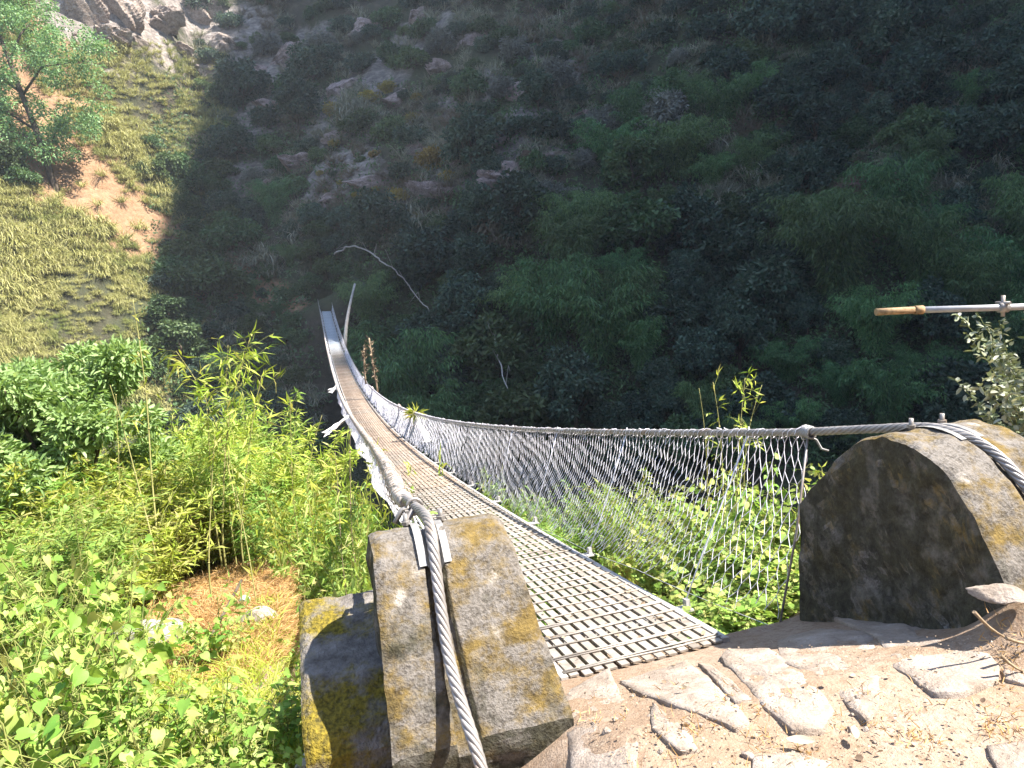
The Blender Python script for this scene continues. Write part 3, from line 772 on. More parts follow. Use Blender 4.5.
SL = [
 ([(628, 684), (687, 666), (738, 717), (729, 722), (691, 710), (640, 694)], 'pale triangular slab just in front of the deck end'),
 ([(732, 655), (769, 653), (799, 674), (824, 707), (816, 724), (789, 724), (762, 698), (747, 682), (727, 663)], 'long pale slab with ragged lower edge between triangular slab and brown slab'),
 ([(784, 644), (821, 634), (867, 636), (872, 697), (860, 712), (833, 683), (784, 661)], 'brownish worn slab beside the big half shaded slab'),
 ([(843, 624), (892, 612), (941, 629), (987, 661), (985, 675), (955, 688), (933, 688), (897, 661), (882, 639)], 'big slab half in the shadow of the humped block'),
 ([(569, 694), (609, 677), (633, 731), (630, 775), (576, 775)], 'wide grey slab at the foot of the left anchor block'),
 ([(654, 708), (691, 738), (694, 750), (677, 752), (654, 731)], 'narrow tan slab half sunk in soil below the triangular slab'),
 ([(701, 667), (712, 668), (747, 698), (733, 701)], 'thin sliver of stone between two pale slabs'),
 ([(990, 751), (1030, 745), (1034, 775), (1000, 775)], 'pinkish flat stone in the bottom right corner of the path'),
 ([(1004, 673), (1030, 680), (1030, 688), (1006, 682)], 'small flat stone under the twigs at the right bank'),
 ([(757, 760), (800, 756), (826, 764), (810, 776), (757, 776)], 'half buried stone below the two pale fallen leaves'),
]
for k, (p, lab) in enumerate(SL):
    slab('paving_stone', p, .06, lab, M['slab'], .010 if k not in (2, 4, 5) else .007)
def rock(name, c, r, label, mat, cat='stone', group=None, seed=0, sub=3, amp=.35, rz=0):
    bm_n = 24 if sub < 4 else 44
    th = np.linspace(0, PI, bm_n)[:, None]; ph = np.linspace(0, 2 * PI, bm_n * 2)[None]
    D = np.stack([np.sin(th) * np.cos(ph), np.sin(th) * np.sin(ph), np.cos(th) + 0 * ph], -1)
    n = fbm(D[..., 0] * 1.6 + seed * 3.7 + D[..., 2], D[..., 1] * 1.6 + D[..., 2] * 1.3 + seed, 5)
    q = 1 + amp * n; q = q - .25 * amp * np.abs(fbm(D[..., 0] * 4 + seed, D[..., 1] * 4 + D[..., 2] * 4, 2))
    V = D * q[..., None] * np.array(r); V[:, -1] = V[:, 0]
    # broken faces: clip by a few planes
    g = np.random.default_rng(seed + 50)
    for _ in range(7):
        nrm = unit(g.normal(size=3)); dd = V @ nrm; lim = np.quantile(dd, .86); V = V - np.clip(dd - lim, 0, None)[..., None] * nrm * .85
    V[:, -1] = V[:, 0]
    mb = MB(); mb.grid(V[:, ::-1], smooth=(sub < 4)); o = mb.build(name, mat, None, c); o.rotation_euler = (0, 0, rz); tag(o, label, cat, group); return o
def on_near(px, py): return hit_near(px, py)[0]
rock('mossy_stone', at(1003, 594, 2.24), (.10, .06, .022), 'flat pale stone edged with moss at the near end of the humped block', M['slab'], seed=3, rz=-.5)
rock('pale_stone', on_near(322, 764) + (0, 0, .02), (.12, .1, .09), 'white stone under the mossy ledge of the left block', M['white_stone'], seed=4)
rock('boulder', on_near(140, 652) + (.02, .1, -.03), (.30, .26, .2), 'grey white boulder half hidden by heart shaped leaves', M['greystone'], seed=8)
rock('boulder', on_near(112, 690) + (0, .0, -.02), (.2, .14, .12), 'smaller grey boulder below the leafy boulder', M['greystone'], seed=9)
rock('boulder', on_near(262, 620) + (0, 0, .0), (.2, .12, .08), 'low brown rock at the foot of the straw patch', M['slab'], seed=10)
rock('stone', on_near(245, 604) + (0, 0, .02), (.05, .05, .04), 'small pale stone at the top of the straw patch', M['white_stone'], seed=12)
for k in range(16):   # gravel bits on the path
    px, py = R.uniform(580, 1020), R.uniform(690, 766); p = on_near(px, py)
    r = R.uniform(.006, .02)
    rock('pebble', p + (0, 0, r * .2), (r, r * R.uniform(.6, 1), r * .6), 'small pebble loose on the trodden soil of the path', M['slab'], 'pebble', 'pebbles on the path', seed=60 + k, sub=1)
def fallen_leaf(px, py, L, W, ang, label):
    p = on_near(px, py); mb = MB()
    n = 9; t = np.linspace(0, 1, n)[:, None]; w = np.sin(t * PI) ** .7 * W / 2; v = np.linspace(-1, 1, 5)[None]
    V = np.stack([(t - .5) * L + 0 * v, w * v, .012 * np.abs(v) * np.sin(t * PI) + .018 * (t - .5) ** 2 * 4 * .6 + .004], -1)
    mb.grid(V); o = mb.build('fallen_leaf', M['dry_leaf'], None, p + (0, 0, .022)); o.rotation_euler = (.25, -.12, ang); tag(o, label, 'leaf', 'dry leaves on the path')
fallen_leaf(802, 751, .075, .028, -.7, 'curled whitish dry leaf lying on the path')
fallen_leaf(854, 743, .05, .02, .95, 'narrow cream dry leaf pointing up the path')
fallen_leaf(684, 696, .03, .012, -.7, 'small brown dry leaf on the triangular slab')

# ------------------------------------------------------------------ plants: prototypes
def rnd_dirs(n, up=0.0):
    v = R.normal(size=(n, 3)); v[:, 2] += up; return unit(v)
def clump_cloud(mb, centres, radii, per, L, W, shape='oval', mat=0, droop=.3, flat=.75):
    """leaf clumps: leaves through the volume of each clump, thicker outside"""
    for c, r in zip(centres, radii):
        n = int(per * (r / np.mean(radii)) ** 2)
        d = rnd_dirs(n, .25); rad = r * R.random(n) ** .4
        P = c + d * rad[:, None] * np.array([1, 1, flat])
        D = unit(d + R.normal(0, .6, (n, 3)) - np.array([0, 0, droop]))
        mb.leaves(P, D, rnd_dirs(n, 1.0), L * R.uniform(.7, 1.25, n), W * R.uniform(.7, 1.25, n), shape, mat)
def dark_tree(h, rx, mat, seed, per=110, L=.34, W=.2):
    global R; keep = R; R = np.random.default_rng(seed)
    mb = MB(); nC = 44
    d = rnd_dirs(nC, .3); rr = R.uniform(.45, 1.0, nC)
    C = np.stack([d[:, 0] * rx * rr, d[:, 1] * rx * rr, h * .55 + d[:, 2] * h * .42 * rr], -1)
    C[:, 2] = np.maximum(C[:, 2], h * .1)
    rad = R.uniform(.16, .34, nC) * rx
    clump_cloud(mb, C, rad, per, L, W, 'oval', 0)
    mb.tube(np.array([(0, 0, -1.0), (.1, 0, h * .25), (-.1, .1, h * .6)]), [h * .03, h * .022, h * .01], 6, 1)
    for c in C[:14]: mb.tube(np.array([(0, 0, h * .25), (c * .55 + (0, 0, h * .1)), c]), [h * .012, h * .008, .015], 4, 1)
    me = mb.mesh('crown', [mat, M['bark']]); R = keep; return me
def bamboo(h, spread, mat, seed, nc=38, per=330, L=.31, W=.062, culm=True):
    global R; keep = R; R = np.random.default_rng(seed); mb = MB()
    for k in range(nc):
        az = R.uniform(0, 2 * PI); hh = h * R.uniform(.6, 1.05); sp = spread * R.uniform(.35, 1.1)
        dr = np.array([math.cos(az), math.sin(az), 0]); t = np.linspace(0, 1, 12)
        # arching culm whose tip hangs over
        P = dr * (sp * t[:, None] ** 2.0) + np.stack([0 * t, 0 * t, hh * (1.25 * t - .42 * t ** 3.2)], -1) + dr * R.uniform(0, .5) + R.normal(0, .04, (12, 3))
        if culm: mb.tube(P, np.linspace(h * .006, h * .0015, 12), 4, 1, cap=False)
        u = R.uniform(.06, 1.0, per) ** .75
        c = np.stack([np.interp(u, t, P[:, j]) for j in range(3)], -1)
        side = R.normal(0, 1, (per, 3)) * np.array([1, 1, .55]); ln = h * .085 * R.random(per)[:, None]
        Q = c + unit(side) * ln - np.array([0, 0, 1.0]) * ln * R.uniform(.0, 1.2, (per, 1))
        D = unit(side * .6 + dr * .3 - np.array([0, 0, .9]))
        mb.leaves(Q, D, rnd_dirs(per, .8), L * R.uniform(.6, 1.3, per), W * R.uniform(.7, 1.3, per), 'lance', 0)
    me = mb.mesh('clump', [mat, M['culm_far']]); R = keep; return me
PT = {
 'dark': [dark_tree(5.2, 2.7, M['leaf_dark'], 1), dark_tree(4.4, 2.9, M['leaf_dark'], 2), dark_tree(6.2, 2.4, M['leaf_dark'], 3)],
 'mid': [dark_tree(4.2, 2.5, M['leaf_mid'], 4), dark_tree(5.0, 2.4, M['leaf_mid'], 5)],
 'bamboo': [bamboo(6.2, 3.1, M['leaf_bamboo'], 6), bamboo(5.4, 3.3, M['leaf_bamboo'], 7), bamboo(7.0, 2.8, M['leaf_bamboo'], 8)],
 'grey': [dark_tree(3.0, 2.2, M['leaf_grey'], 9, 90, .3, .12)],
 'red': [dark_tree(4.2, 2.1, M['leaf_red'], 10, 55, .22, .15)],
 'yellow': [dark_tree(1.6, 1.3, M['leaf_yellow'], 12, 40, .26, .14)],
 'shrub': [dark_tree(2.2, 1.6, M['leaf_mid'], 13, 60, .26, .14), dark_tree(1.9, 1.7, M['leaf_dark'], 14, 60, .26, .14)],
}
def put(me, name, p, sc, label, cat, group=None, sz=None):
    o = bpy.data.objects.new(name, me); COL.objects.link(o); place(o, p, R.uniform(0, 6.28), sc, sz); tag(o, label, cat, group); return o
INFO = {
 'dark': ('dark_tree', 'dark round-crowned tree in the wood on the shaded slope', 'tree', 'dark trees on the shaded slope'),
 'mid': ('bushy_tree', 'mid green bushy tree in the wood on the shaded slope', 'tree', 'bushy trees on the shaded slope'),
 'bamboo': ('bamboo_clump', 'drooping bamboo clump on the shaded slope', 'bamboo', 'bamboo clumps on the shaded slope'),
 'grey': ('grey_shrub', 'pale grey leafy shrub among the green on the shaded slope', 'shrub', 'grey shrubs on the shaded slope'),
 'yellow': ('yellow_shrub', 'small yellowing shrub on the brown shaded rock face', 'shrub', 'yellowing shrubs on the rock face'),
 'shrub': ('low_shrub', 'low green shrub on the shaded slope', 'shrub', 'low shrubs on the shaded slope'),
}
def kind_at(px, py):
    """what grows where on the far slope, read off the photograph"""
    if py < 40 and px < 640: return 'shrub' if R.random() < .35 else None
    if px > 820 and 225 < py: return 'bamboo' if R.random() < .8 else 'dark'
    edge = 640 - (py - 120) * .62                       # left border of the green wood
    if py > 110 and px > edge + 0 and px < edge + 120: return 'bamboo' if R.random() < .7 else 'mid'
    if py > 100 and px > edge:
        if 660 < px < 800: return R.choice(['bamboo', 'dark', 'mid'], p=[.45, .4, .15])
        return R.choice(['bamboo', 'dark', 'mid'], p=[.22, .6, .18])
    if py > 235 and px > 330: return R.choice(['dark', 'mid', 'bamboo'], p=[.6, .3, .1])
    if px <= 205: return R.choice(['shrub', 'mid', None], p=[.5, .2, .3])
    if py > 215 and 205 < px <= 340: return R.choice(['mid', 'dark', 'bamboo', 'shrub'], p=[.35, .25, .25, .15])
    if px > 700 and py <= 100: return R.choice(['dark', 'mid', 'shrub'], p=[.5, .2, .3]) if R.random() < .75 else None
    if 300 < px < 470 and 90 < py < 230: return R.choice(['yellow', 'shrub']) if R.random() < .4 else None
    return R.choice(['shrub', 'dark', 'grey'], p=[.7, .15, .15]) if R.random() < .4 else None
def far_wood():
    pts = []; n = 7000; count = {}
    px, py = R.uniform(-70, 1120, n), R.uniform(-90, 480, n)
    H = hit(px, py)
    for x, y, p in zip(px, py, H):
        if (x < 200 and not (x > 150 and y > 185 + (x < 175) * 90)) or not np.isfinite(p).all(): continue
        k = kind_at(x, y)
        if k is None: continue
        if abs(p[0]) < 2.6 and p[1] < 72.5: continue
        if 300 < x < 350 and 225 < y < 300: continue
        sc = R.choice([.6, .8, .95, 1.1, 1.3]) * R.uniform(.9, 1.1) * {'dark': 1.0, 'mid': 1.0, 'bamboo': 1.2, 'shrub': 1.0}.get(k, 1.0)
        if np.hypot(p[0], p[1] - 72) < 8: sc = .42 * min(sc, 1)
        r = {'dark': 2.6, 'mid': 2.4, 'bamboo': 2.5, 'grey': 2.4, 'yellow': 2.2, 'shrub': 1.7}[k] * sc
        if any((p[0] - q[0]) ** 2 + (p[1] - q[1]) ** 2 < (.56 * (r + q[2])) ** 2 for q in pts): continue
        if count.get(k, 0) >= 290: continue
        pts.append((p[0], p[1], r)); count[k] = count.get(k, 0) + 1
        nm, lab, cat, grp = INFO[k]
        put(PT[k][int(R.integers(len(PT[k])))], nm, (p[0], p[1], float(far_z(np.array(p[0]), np.array(p[1]))) - .3), sc, lab, cat, grp)
    print('WOOD', count)
    return pts
WOOD = far_wood()
for px, py, k, sc in [(322, 238, 'mid', .6), (336, 252, 'dark', .5), (310, 258, 'mid', .55), (326, 268, 'shrub', .8), (312, 282, 'shrub', .7), (342, 232, 'dark', .6), (346, 276, 'mid', .45), (303, 292, 'shrub', .8), (330, 284, 'shrub', .5), (316, 228, 'dark', .6), (349, 292, 'shrub', .6), (334, 268, 'shrub', .7)]:
    p = hit(px, py)[0]; put(PT[k][0], 'landing_shrub', p + (0, -.4, -.7), sc, 'green shrub crowding the landing at the far end of the bridge', 'shrub', 'shrubs at the far landing')
p = hit(852, 218)[0]; put(PT['red'][0], 'red_shrub', p + (0, -1.5, -1.0), 1.15, 'reddish brown leafless-looking bush amid the dark green wood', 'shrub')
p = hit(660, 135)[0]; put(PT['grey'][0], 'grey_bush', p + (0, -.8, -.8), 1.5, 'large ash grey bush above the bamboo in the middle of the shaded slope', 'shrub')

# tussocks, undergrowth
def tussocks(name, pts, nb, L, W, mat, label):
    mb = MB(); n = len(pts)
    P = np.repeat(pts, nb, 0); m = len(P)
    az = R.uniform(0, 2 * PI, m); out = np.stack([np.cos(az), np.sin(az), 0 * az], -1)
    out[:, 1] -= .35; lean = R.uniform(.25, 1.2, m)[:, None]
    D = unit(out * lean + np.array([0, 0, .75]))
    sz = np.repeat(R.uniform(.45, 1.3, n) * (1 + 1.1 * np.clip(fbm(pts[:, 0] / 5, pts[:, 1] / 5 + 30, 3), -.4, .6)), nb)
    base = P + out * (.16 * sz * R.random(m))[:, None]
    l1 = L * sz * R.uniform(.55, 1.1, m)
    mb.leaves(base, D, unit(out * .4 + np.array([0, 0, .5]) + R.normal(0, .15, (m, 3))), l1, W * sz, 'blade', 0)
    # the hanging outer half of each blade
    tip = base + D * (l1 * .9)[:, None] + 0
    mb.leaves(base + D * (l1 * .55)[:, None], unit(out * .9 + np.array([0, 0, -.35]) + R.normal(0, .2, (m, 3))), unit(out * .2 + np.array([0, 0, 1.0])), l1 * .6, W * sz * .8, 'blade', 0)
    o = mb.build(name, mat); tag(o, label, 'grass', None, 'stuff'); return o
def scatter(n, x0, x1, y0, y1, keep):
    px = R.uniform(x0, x1, n); py = R.uniform(y0, y1, n)
    k = keep(px, py); px, py = px[k], py[k]
    h = hit(px, py); h = h[np.isfinite(h).all(1)]
    return h
def path_dist(V):
    d = np.full(len(V), 1e9)
    for a, b in zip(PATH[:-1], PATH[1:]):
        ab = b - a; t = np.clip(((V - a) @ ab) / (ab @ ab), 0, 1); d = np.minimum(d, np.linalg.norm(V - (a + t[:, None] * ab), axis=1))
    return d
h = scatter(5200, -70, 235, -40, 420, lambda x, y: ~((y < 45) & (x > 40)) & (x < 235 - np.abs(y - 120) * .15))
d = path_dist(h); h = h[(d > 3.6 + 1.6 * fbm(h[:, 0] / 2.5, h[:, 1] / 2.5, 3)) | (R.random(len(h)) < .06)]
h = h[fbm(h[:, 0] / 3, h[:, 1] / 3, 3) > -.5]
h[:, 2] = far_z(h[:, 0], h[:, 1])
tussocks('hill_grass', h, 46, 1.0, .045, M['tuft_sun'], 'pale yellow green tussock grass on the sunlit left hill')
h = scatter(13000, 150, 1090, -60, 440, lambda x, y: (x > 190) & ((y < 250) | (x < 330)))
h = h[fbm(h[:, 0] / 4 + 9, h[:, 1] / 4, 3) > -.05]
h[:, 2] = far_z(h[:, 0], h[:, 1])
h = h[(np.abs(h[:, 0]) > 1.6) | (h[:, 1] > 75)]
tussocks('slope_grass', h, 28, 1.35, .055, M['tuft_dark'], 'grey green tussock grass hanging on the shaded slope')
h = scatter(9000, 150, 1090, -60, 470, lambda x, y: (y > 80) | (x > 500))
h = h[(np.abs(h[:, 0]) > 1.6) | (h[:, 1] > 75)]; h[:, 2] = far_z(h[:, 0], h[:, 1])
mb = MB(); nb = 14; P = np.repeat(h, nb, 0) + R.normal(0, .45, (len(h) * nb, 3)) * np.array([1, 1, .6]) + np.array([0, 0, .35])
mb.leaves(P, rnd_dirs(len(P), -.3), rnd_dirs(len(P), 1), .36 * R.uniform(.6, 1.3, len(P)), .17 * R.uniform(.6, 1.3, len(P)), 'oval')
tag(mb.build('undergrowth', M['leaf_mid']), 'dense low green undergrowth covering the shaded slope', 'undergrowth', None, 'stuff')

# rocks of the cliffs
def cliff(px, py, r, lab, mat, seed, grp=None):
    p = hit(px, py)[0]
    rock('rock_outcrop', p + (0, .4, 0), r, lab, mat, 'rock', grp, seed, 4, .95, R.uniform(-.4, .4))
for k, (px, py, r, lab) in enumerate([
  (58, 8, (2.6, 2.2, 4.2), 'tall sunlit brown rock face beside the tree top'),
  (88, 12, (2.6, 2.4, 4.0), 'sunlit cliff block with an orange brown face second from the tree'),
  (122, 10, (2.4, 2.0, 3.6), 'pale sunlit cliff block at the top edge of the hill'),
  (160, 22, (3.0, 2.0, 2.2), 'jagged sunlit rock above the grassy knoll'),
  (196, 14, (3.2, 2.2, 2.6), 'grey rock where the sunlight ends at the top of the slope'),
  (112, 40, (2.4, 1.6, 1.5), 'low pinkish rock ledge just above the grassy knoll'),
  (228, 45, (3.2, 2, 1.8), 'slanting grey rock ledge just inside the shade')]):
    cliff(px, py, r, lab, M['rock'], 20 + k, 'rocks of the upper left cliff')
for k, (px, py, r, lab) in enumerate([
  (512, 182, (3.4, 1.6, 1.9), 'layered pale rock outcrop in the middle of the shaded slope'),
  (470, 165, (2.2, 1.2, 1.3), 'rock outcrop left of the layered pale outcrop'),
  (566, 88, (.8, .7, 1.5), 'small upright pale rock high on the shaded slope'),
  (420, 150, (2.4, 1.4, 1.3), 'brown rock outcrop among yellowing shrubs'),
  (345, 90, (3.2, 1.6, 1.6), 'long dark rock ledge high left of the yellowing shrubs'),
  (395, 215, (2.8, 1.4, 1.6), 'dark brown rock overhang above the far end of the bridge'),
  (290, 60, (3.2, 1.8, 1.8), 'dark rock ledge near the top of the gully'),
  (520, 95, (2.2, 1.3, 1.4), 'dark rock beside the small upright rock')]):
    cliff(px, py, r, lab, M['rock_dark'], 40 + k, 'rocks on the shaded slope')
for k, (px, py) in enumerate([(232, 95), (262, 70), (250, 150), (285, 110), (300, 165), (325, 45), (335, 140), (370, 30), (372, 185), (400, 100), (440, 70), (445, 195), (480, 40), (505, 140), (545, 160), (590, 120), (330, 205), (270, 190), (420, 20), (620, 60)]):
    w_ = R.uniform(1.8, 4.2)
    cliff(px, py, (w_, R.uniform(.9, 1.5), R.uniform(.7, 1.6)), 'grey brown rock ledge jutting from the grassy part of the shaded slope', M['rock_dark'], 100 + k, 'rock ledges of the shaded slope')
for k, (px, py, r, lab) in enumerate([(75, 38, (1.6, 1.2, 1.0), 'low rubble rock between the tree and the cliff blocks'), (140, 42, (1.8, 1.2, 1.0), 'reddish rubble rock under the jagged sunlit rock'), (180, 50, (2.0, 1.3, 1.2), 'dark cracked rock right above the knoll'), (205, 70, (1.8, 1.2, .9), 'rock at the right shoulder of the knoll'), (98, 56, (1.3, 1.0, .7), 'small pinkish rock among the grass below the cliff')]):
    cliff(px, py, r, lab, M['rock'], 140 + k, 'rocks of the upper left cliff')
rock('rock_outcrop', hit(176, 272)[0], (1.0, .8, .5), 'small pale rock at the lower end of the bare path', M['rock'], 'rock', None, 77, 3, .5)

# tree on the sunlit hill (trunk, limbs, open crown)
def hill_tree():
    base = hit(57, 192)[0]; dep = np.linalg.norm(base - CAM)
    k = dep / F_PX * 1.03          # metres per pixel there
    root = empty('hill_tree', base); tag(root, 'open-crowned green tree beside the bare path on the sunlit hill', 'tree')
    rt = unit(ray(513., 384.) - ray(512., 384.)); upv = np.array([0, 0, 1.0]); fw = unit(np.array([ray(55., 150.)[0], ray(55., 150.)[1], 0]))
    Pp = lambda px, py, f=0: rt * (px - 57) * k + upv * ((192 - py) * k + (px - 57) * k * -.05) + fw * f
    mb = MB()
    mb.tube(smooth_path(resample(np.array([Pp(57, 196), Pp(53, 170), Pp(49, 145), Pp(43, 120), Pp(38, 95), Pp(30, 60), Pp(22, 20), Pp(18, -15)]), .5), 3), None or np.linspace(.34, .05, len(resample(np.array([Pp(57, 196), Pp(53, 170), Pp(49, 145), Pp(43, 120), Pp(38, 95), Pp(30, 60), Pp(22, 20), Pp(18, -15)]), .5))), 8)
    ends = []
    limbs = [((53, 170), (66, 140), (80, 132)), ((48, 145), (25, 130), (5, 120)), ((43, 120), (62, 100), (85, 98)), ((43, 118), (20, 100), (-8, 90)), ((38, 95), (50, 72), (60, 60)),
             ((35, 80), (15, 60), (-10, 45)), ((30, 60), (45, 40), (52, 22)), ((28, 50), (8, 25), (-12, 5)), ((24, 25), (36, 8), (42, -6)), ((53, 165), (38, 150), (20, 150)), ((20, 0), (0, -20), (-20, -30)), ((20, 0), (30, -25), (36, -40))]
    for a, b, c in limbs:
        f = R.uniform(-2.5, 2.5)
        mb.tube(np.array([Pp(*a), Pp(*b, f * .5), Pp(*c, f)]), [.13, .09, .03], 6); ends += [Pp(*b, f * .5), Pp(*c, f), Pp(*c, f) * .5 + Pp(*b, f) * .5]
    mb.build('trunk', M['bark'], root)
    lf = MB(); C = []
    for e in ends:
        for _ in range(10): C.append(e + R.normal(0, 1.5, 3) * np.array([1, 1, 1.0]))
    C = np.array(C)
    clump_cloud(lf, C, R.uniform(.6, 1.2, len(C)), 130, .25, .14, 'oval', 0, .3, .8)
    lf.build('crown', M['leaf_hill'], root)
hill_tree()
# other plants of the sunlit hill
HB = [(168, 175, 1.25, 'rounded pale green bush at the edge of the shade below the knoll'), (140, 168, .8, 'small bush between the tree and the rounded pale green bush'),
      (186, 205, 1.1, 'dark green bush where the path enters the shade'), (150, 140, .8, 'low bush at the foot of the grassy knoll'),
      (5, 170, 1.2, 'green bush at the left edge beside the hill tree'), (20, 178, 1.0, 'dark bush just left of the hill tree trunk'), (200, 235, 1.1, 'bush beside the lower path in the shade'), (215, 190, 1.2, 'bush in the gully right of the rounded pale green bush')]
for px, py, s_, lab in HB:
    p = hit(px, py + 8)[0]; put(PT['mid'][int(R.integers(2))] if s_ > 1 else PT['shrub'][0], 'hill_bush', p + (0, 0, -.4), s_ * (.62 if s_ > 1 else 1.0), lab, 'bush', 'bushes of the left hill')

# ------------------------------------------------------------------ near thicket, left of the bridge
def feathery(h, rx, seed, mat, nst=46, per=130, L=.13, W=.02, shape='lance'):
    """bush of many thin upright stems with fine leaves all along"""
    global R; keep = R; R = np.random.default_rng(seed); mb = MB()
    for k in range(nst):
        az = R.uniform(0, 2 * PI); r0 = rx * .35 * R.random(); b = np.array([r0 * math.cos(az), r0 * math.sin(az), -.1])
        az2 = az + R.normal(0, .6); hh = h * R.uniform(.5, 1.05); sp = rx * R.uniform(.1, .9)
        t = np.linspace(0, 1, 7)[:, None]
        P = b + np.array([math.cos(az2), math.sin(az2), 0]) * sp * t ** 1.7 + np.array([0, 0, 1.0]) * hh * (1.15 * t - .15 * t ** 3) + R.normal(0, .015, (7, 3)) * t
        mb.tube(P, np.linspace(.007, .002, 7), 4, 1, cap=False)
        u = R.uniform(.18, 1, per); c = np.stack([np.interp(u, t[:, 0], P[:, j]) for j in range(3)], -1)
        d = unit(R.normal(0, 1, (per, 3)) * np.array([1, 1, .5]) + np.array([0, 0, .25]))
        tw = .16 * R.random(per)[:, None] * (1.15 - u[:, None])
        mb.leaves(c + d * tw, unit(d + R.normal(0, .5, (per, 3)) + np.array([0, 0, -.15])), rnd_dirs(per, .9), L * R.uniform(.6, 1.3, per), W * R.uniform(.7, 1.3, per), shape, 0)
    me = mb.mesh('bush', [mat, M['stem']]); R = keep; return me
FE = [feathery(1.9, 1.0, 31, M['leaf_lime']), feathery(1.6, 1.1, 32, M['leaf_lime'], 50), feathery(2.1, .9, 33, M['leaf_fresh'])]
def base_at(px, d):
    """ground under the view column px at planar distance d"""
    r = ray(px, 400.0); P = CAM + d * r; return np.array([P[0], P[1], float(near_z(np.array(P[0]), np.array(P[1])))])
def grow(me, px, d, top_py, hme, name, lab, cat, grp=None, wide=1.0, mn=.25):
    b = base_at(px, d); zt = at(px, top_py, d)[2]
    sz = max(mn, (zt - b[2]) / hme); wide = wide if wide is not None else min(.95, max(.45, sz)); o = put(me, name, b, 1, lab, cat, grp); o.scale = (wide, wide, sz); return o
TH = [(20, 8.5, 420), (60, 9.5, 430), (105, 8.2, 425), (150, 9.4, 408), (195, 8.4, 405), (235, 9.2, 395), (275, 8.4, 425), (305, 9.2, 440), (335, 8.0, 475), (352, 9.4, 470), (-20, 8.8, 430), (180, 7.6, 430),
      (110, 7.2, 440), (60, 6.9, 455), (235, 7.6, 435), (290, 6.6, 470), (330, 6.4, 500), (10, 6.6, 470), (-30, 6.4, 460), (85, 5.9, 500), (30, 5.4, 510), (350, 5.6, 540), (310, 5.5, 520), (285, 6.6, 480), (205, 7.6, 465), (140, 7.4, 465), (-15, 4.8, 530)]
for k, (px, d_, ty) in enumerate(TH):
    j = k % 3; 
    if px > 300 and d_ < 7: j = 2
    grow(FE[j], px, d_, ty, (1.9, 1.6, 2.1)[j] * 1.02, 'feathery_bush', 'lime green fine-leaved bush in the sunlit thicket left of the bridge', 'bush', 'lime green bushes of the near thicket', R.uniform(.75, 1.05))
# laurel-like bush at the left edge
def leafy(h, rx, seed, mat, L, W, nst=24, per=46, shape='oval'):
    return feathery(h, rx, seed, mat, nst, per, L, W, shape)
grow(dark_tree(3.0, 1.0, M['leaf_laurel'], 41, 420, .095, .036), 55, 7.5, 335, 2.85, 'leafy_bush', 'pale green laurel-like bush rising above the thicket at the left edge', 'bush')
grow(dark_tree(2.4, .8, M['leaf_laurel'], 42, 360, .09, .036), 0, 7.3, 375, 2.28, 'leafy_bush', 'lower laurel-like bush at the very left edge of the thicket', 'bush')

def stalk(pts, d, label, leaves=24, r=.008, mat=None, lmat=None, L=.16, W=.022, lo=.35, name='bamboo_stalk', cat='bamboo', spread=.1, grp=None, dvar=0.0):
    P = np.array([at(x, y, d + dvar * k) for k, (x, y) in enumerate(pts)])
    b = P[-1].copy(); g = float(near_z(np.array(b[0]), np.array(b[1])))
    if b[2] > g: P = np.concatenate([P, [[b[0], b[1], g - .05]]])
    P = P[::-1]; o0 = P[0].copy()
    Q = smooth_path(resample(P, .06), 8)
    root = empty(name, o0); tag(root, label, cat, grp)
    mb = MB(); mb.tube(Q - o0, np.linspace(r, r * .25, len(Q)), 6)
    for q in Q[6::7]: mb.tube(np.array([q - o0 - (0, 0, .006), q - o0 + (0, 0, .006)]), r * 1.0, 6)
    mb.build('stem', mat or M['culm'], root)
    if leaves:
        lf = MB(); u = (lo + (1 - lo) * R.random(leaves) ** .8) * (len(Q) - 1)
        c = np.stack([np.interp(u, np.arange(len(Q)), Q[:, j]) for j in range(3)], -1)
        dr = unit(R.normal(0, 1, (leaves, 3)) + np.array([0, 0, .2])); c2 = c + dr * spread * R.random(leaves)[:, None]
        lf.segs(c - o0, c2 + 1e-4 - o0, .0015, 1)
        for q in range(3):
            lf.leaves(c2 - o0, unit(dr + R.normal(0, .55, (leaves, 3)) - np.array([0, 0, .25])), rnd_dirs(leaves, .9), L * R.uniform(.6, 1.2, leaves), W, 'lance', 0)
        lf.build('foliage', [lmat or M['leaf_lime'], M['stem']], root)
    return root
stalk([(133, 300), (140, 345), (147, 400), (151, 470), (158, 545)], 6.6, 'tall thin straw coloured stalk reaching up over the grassy hill', 10, .011, None, None, .1, .018, .3)
stalk([(110, 385), (124, 430), (137, 480), (155, 550)], 6.2, 'straight dry stalk leaning left in the thicket', 4, .009)
stalk([(116, 395), (118, 440), (120, 500)], 6.8, 'short upright dry stalk behind the leaning one', 2, .007)
stalk([(176, 351), (190, 370), (203, 392), (222, 440), (240, 520)], 7.0, 'bamboo shoot with sparse leaves left of the tall leafy shoot', 20, .009, None, None, .2, .022, .55)
stalk([(250, 338), (242, 365), (232, 400), (225, 450), (222, 540)], 6.8, 'tall leafy bamboo shoot in the middle of the thicket', 60, .011, None, None, .19, .022, .4, spread=.3)
stalk([(228, 345), (226, 380), (228, 430), (230, 520)], 7.2, 'bamboo shoot just left of the tall leafy shoot', 40, .009, None, None, .18, .02, .45, spread=.25)
stalk([(205, 385), (208, 420), (212, 500)], 7.0, 'short leafy bamboo shoot with a dry brown top', 36, .009, None, None, .18, .022, .45, spread=.3)
stalk([(262, 375), (254, 410), (246, 470), (240, 540)], 6.6, 'leafy bamboo shoot right of the tall leafy shoot', 40, .009, None, None, .18, .02, .4, spread=.3)
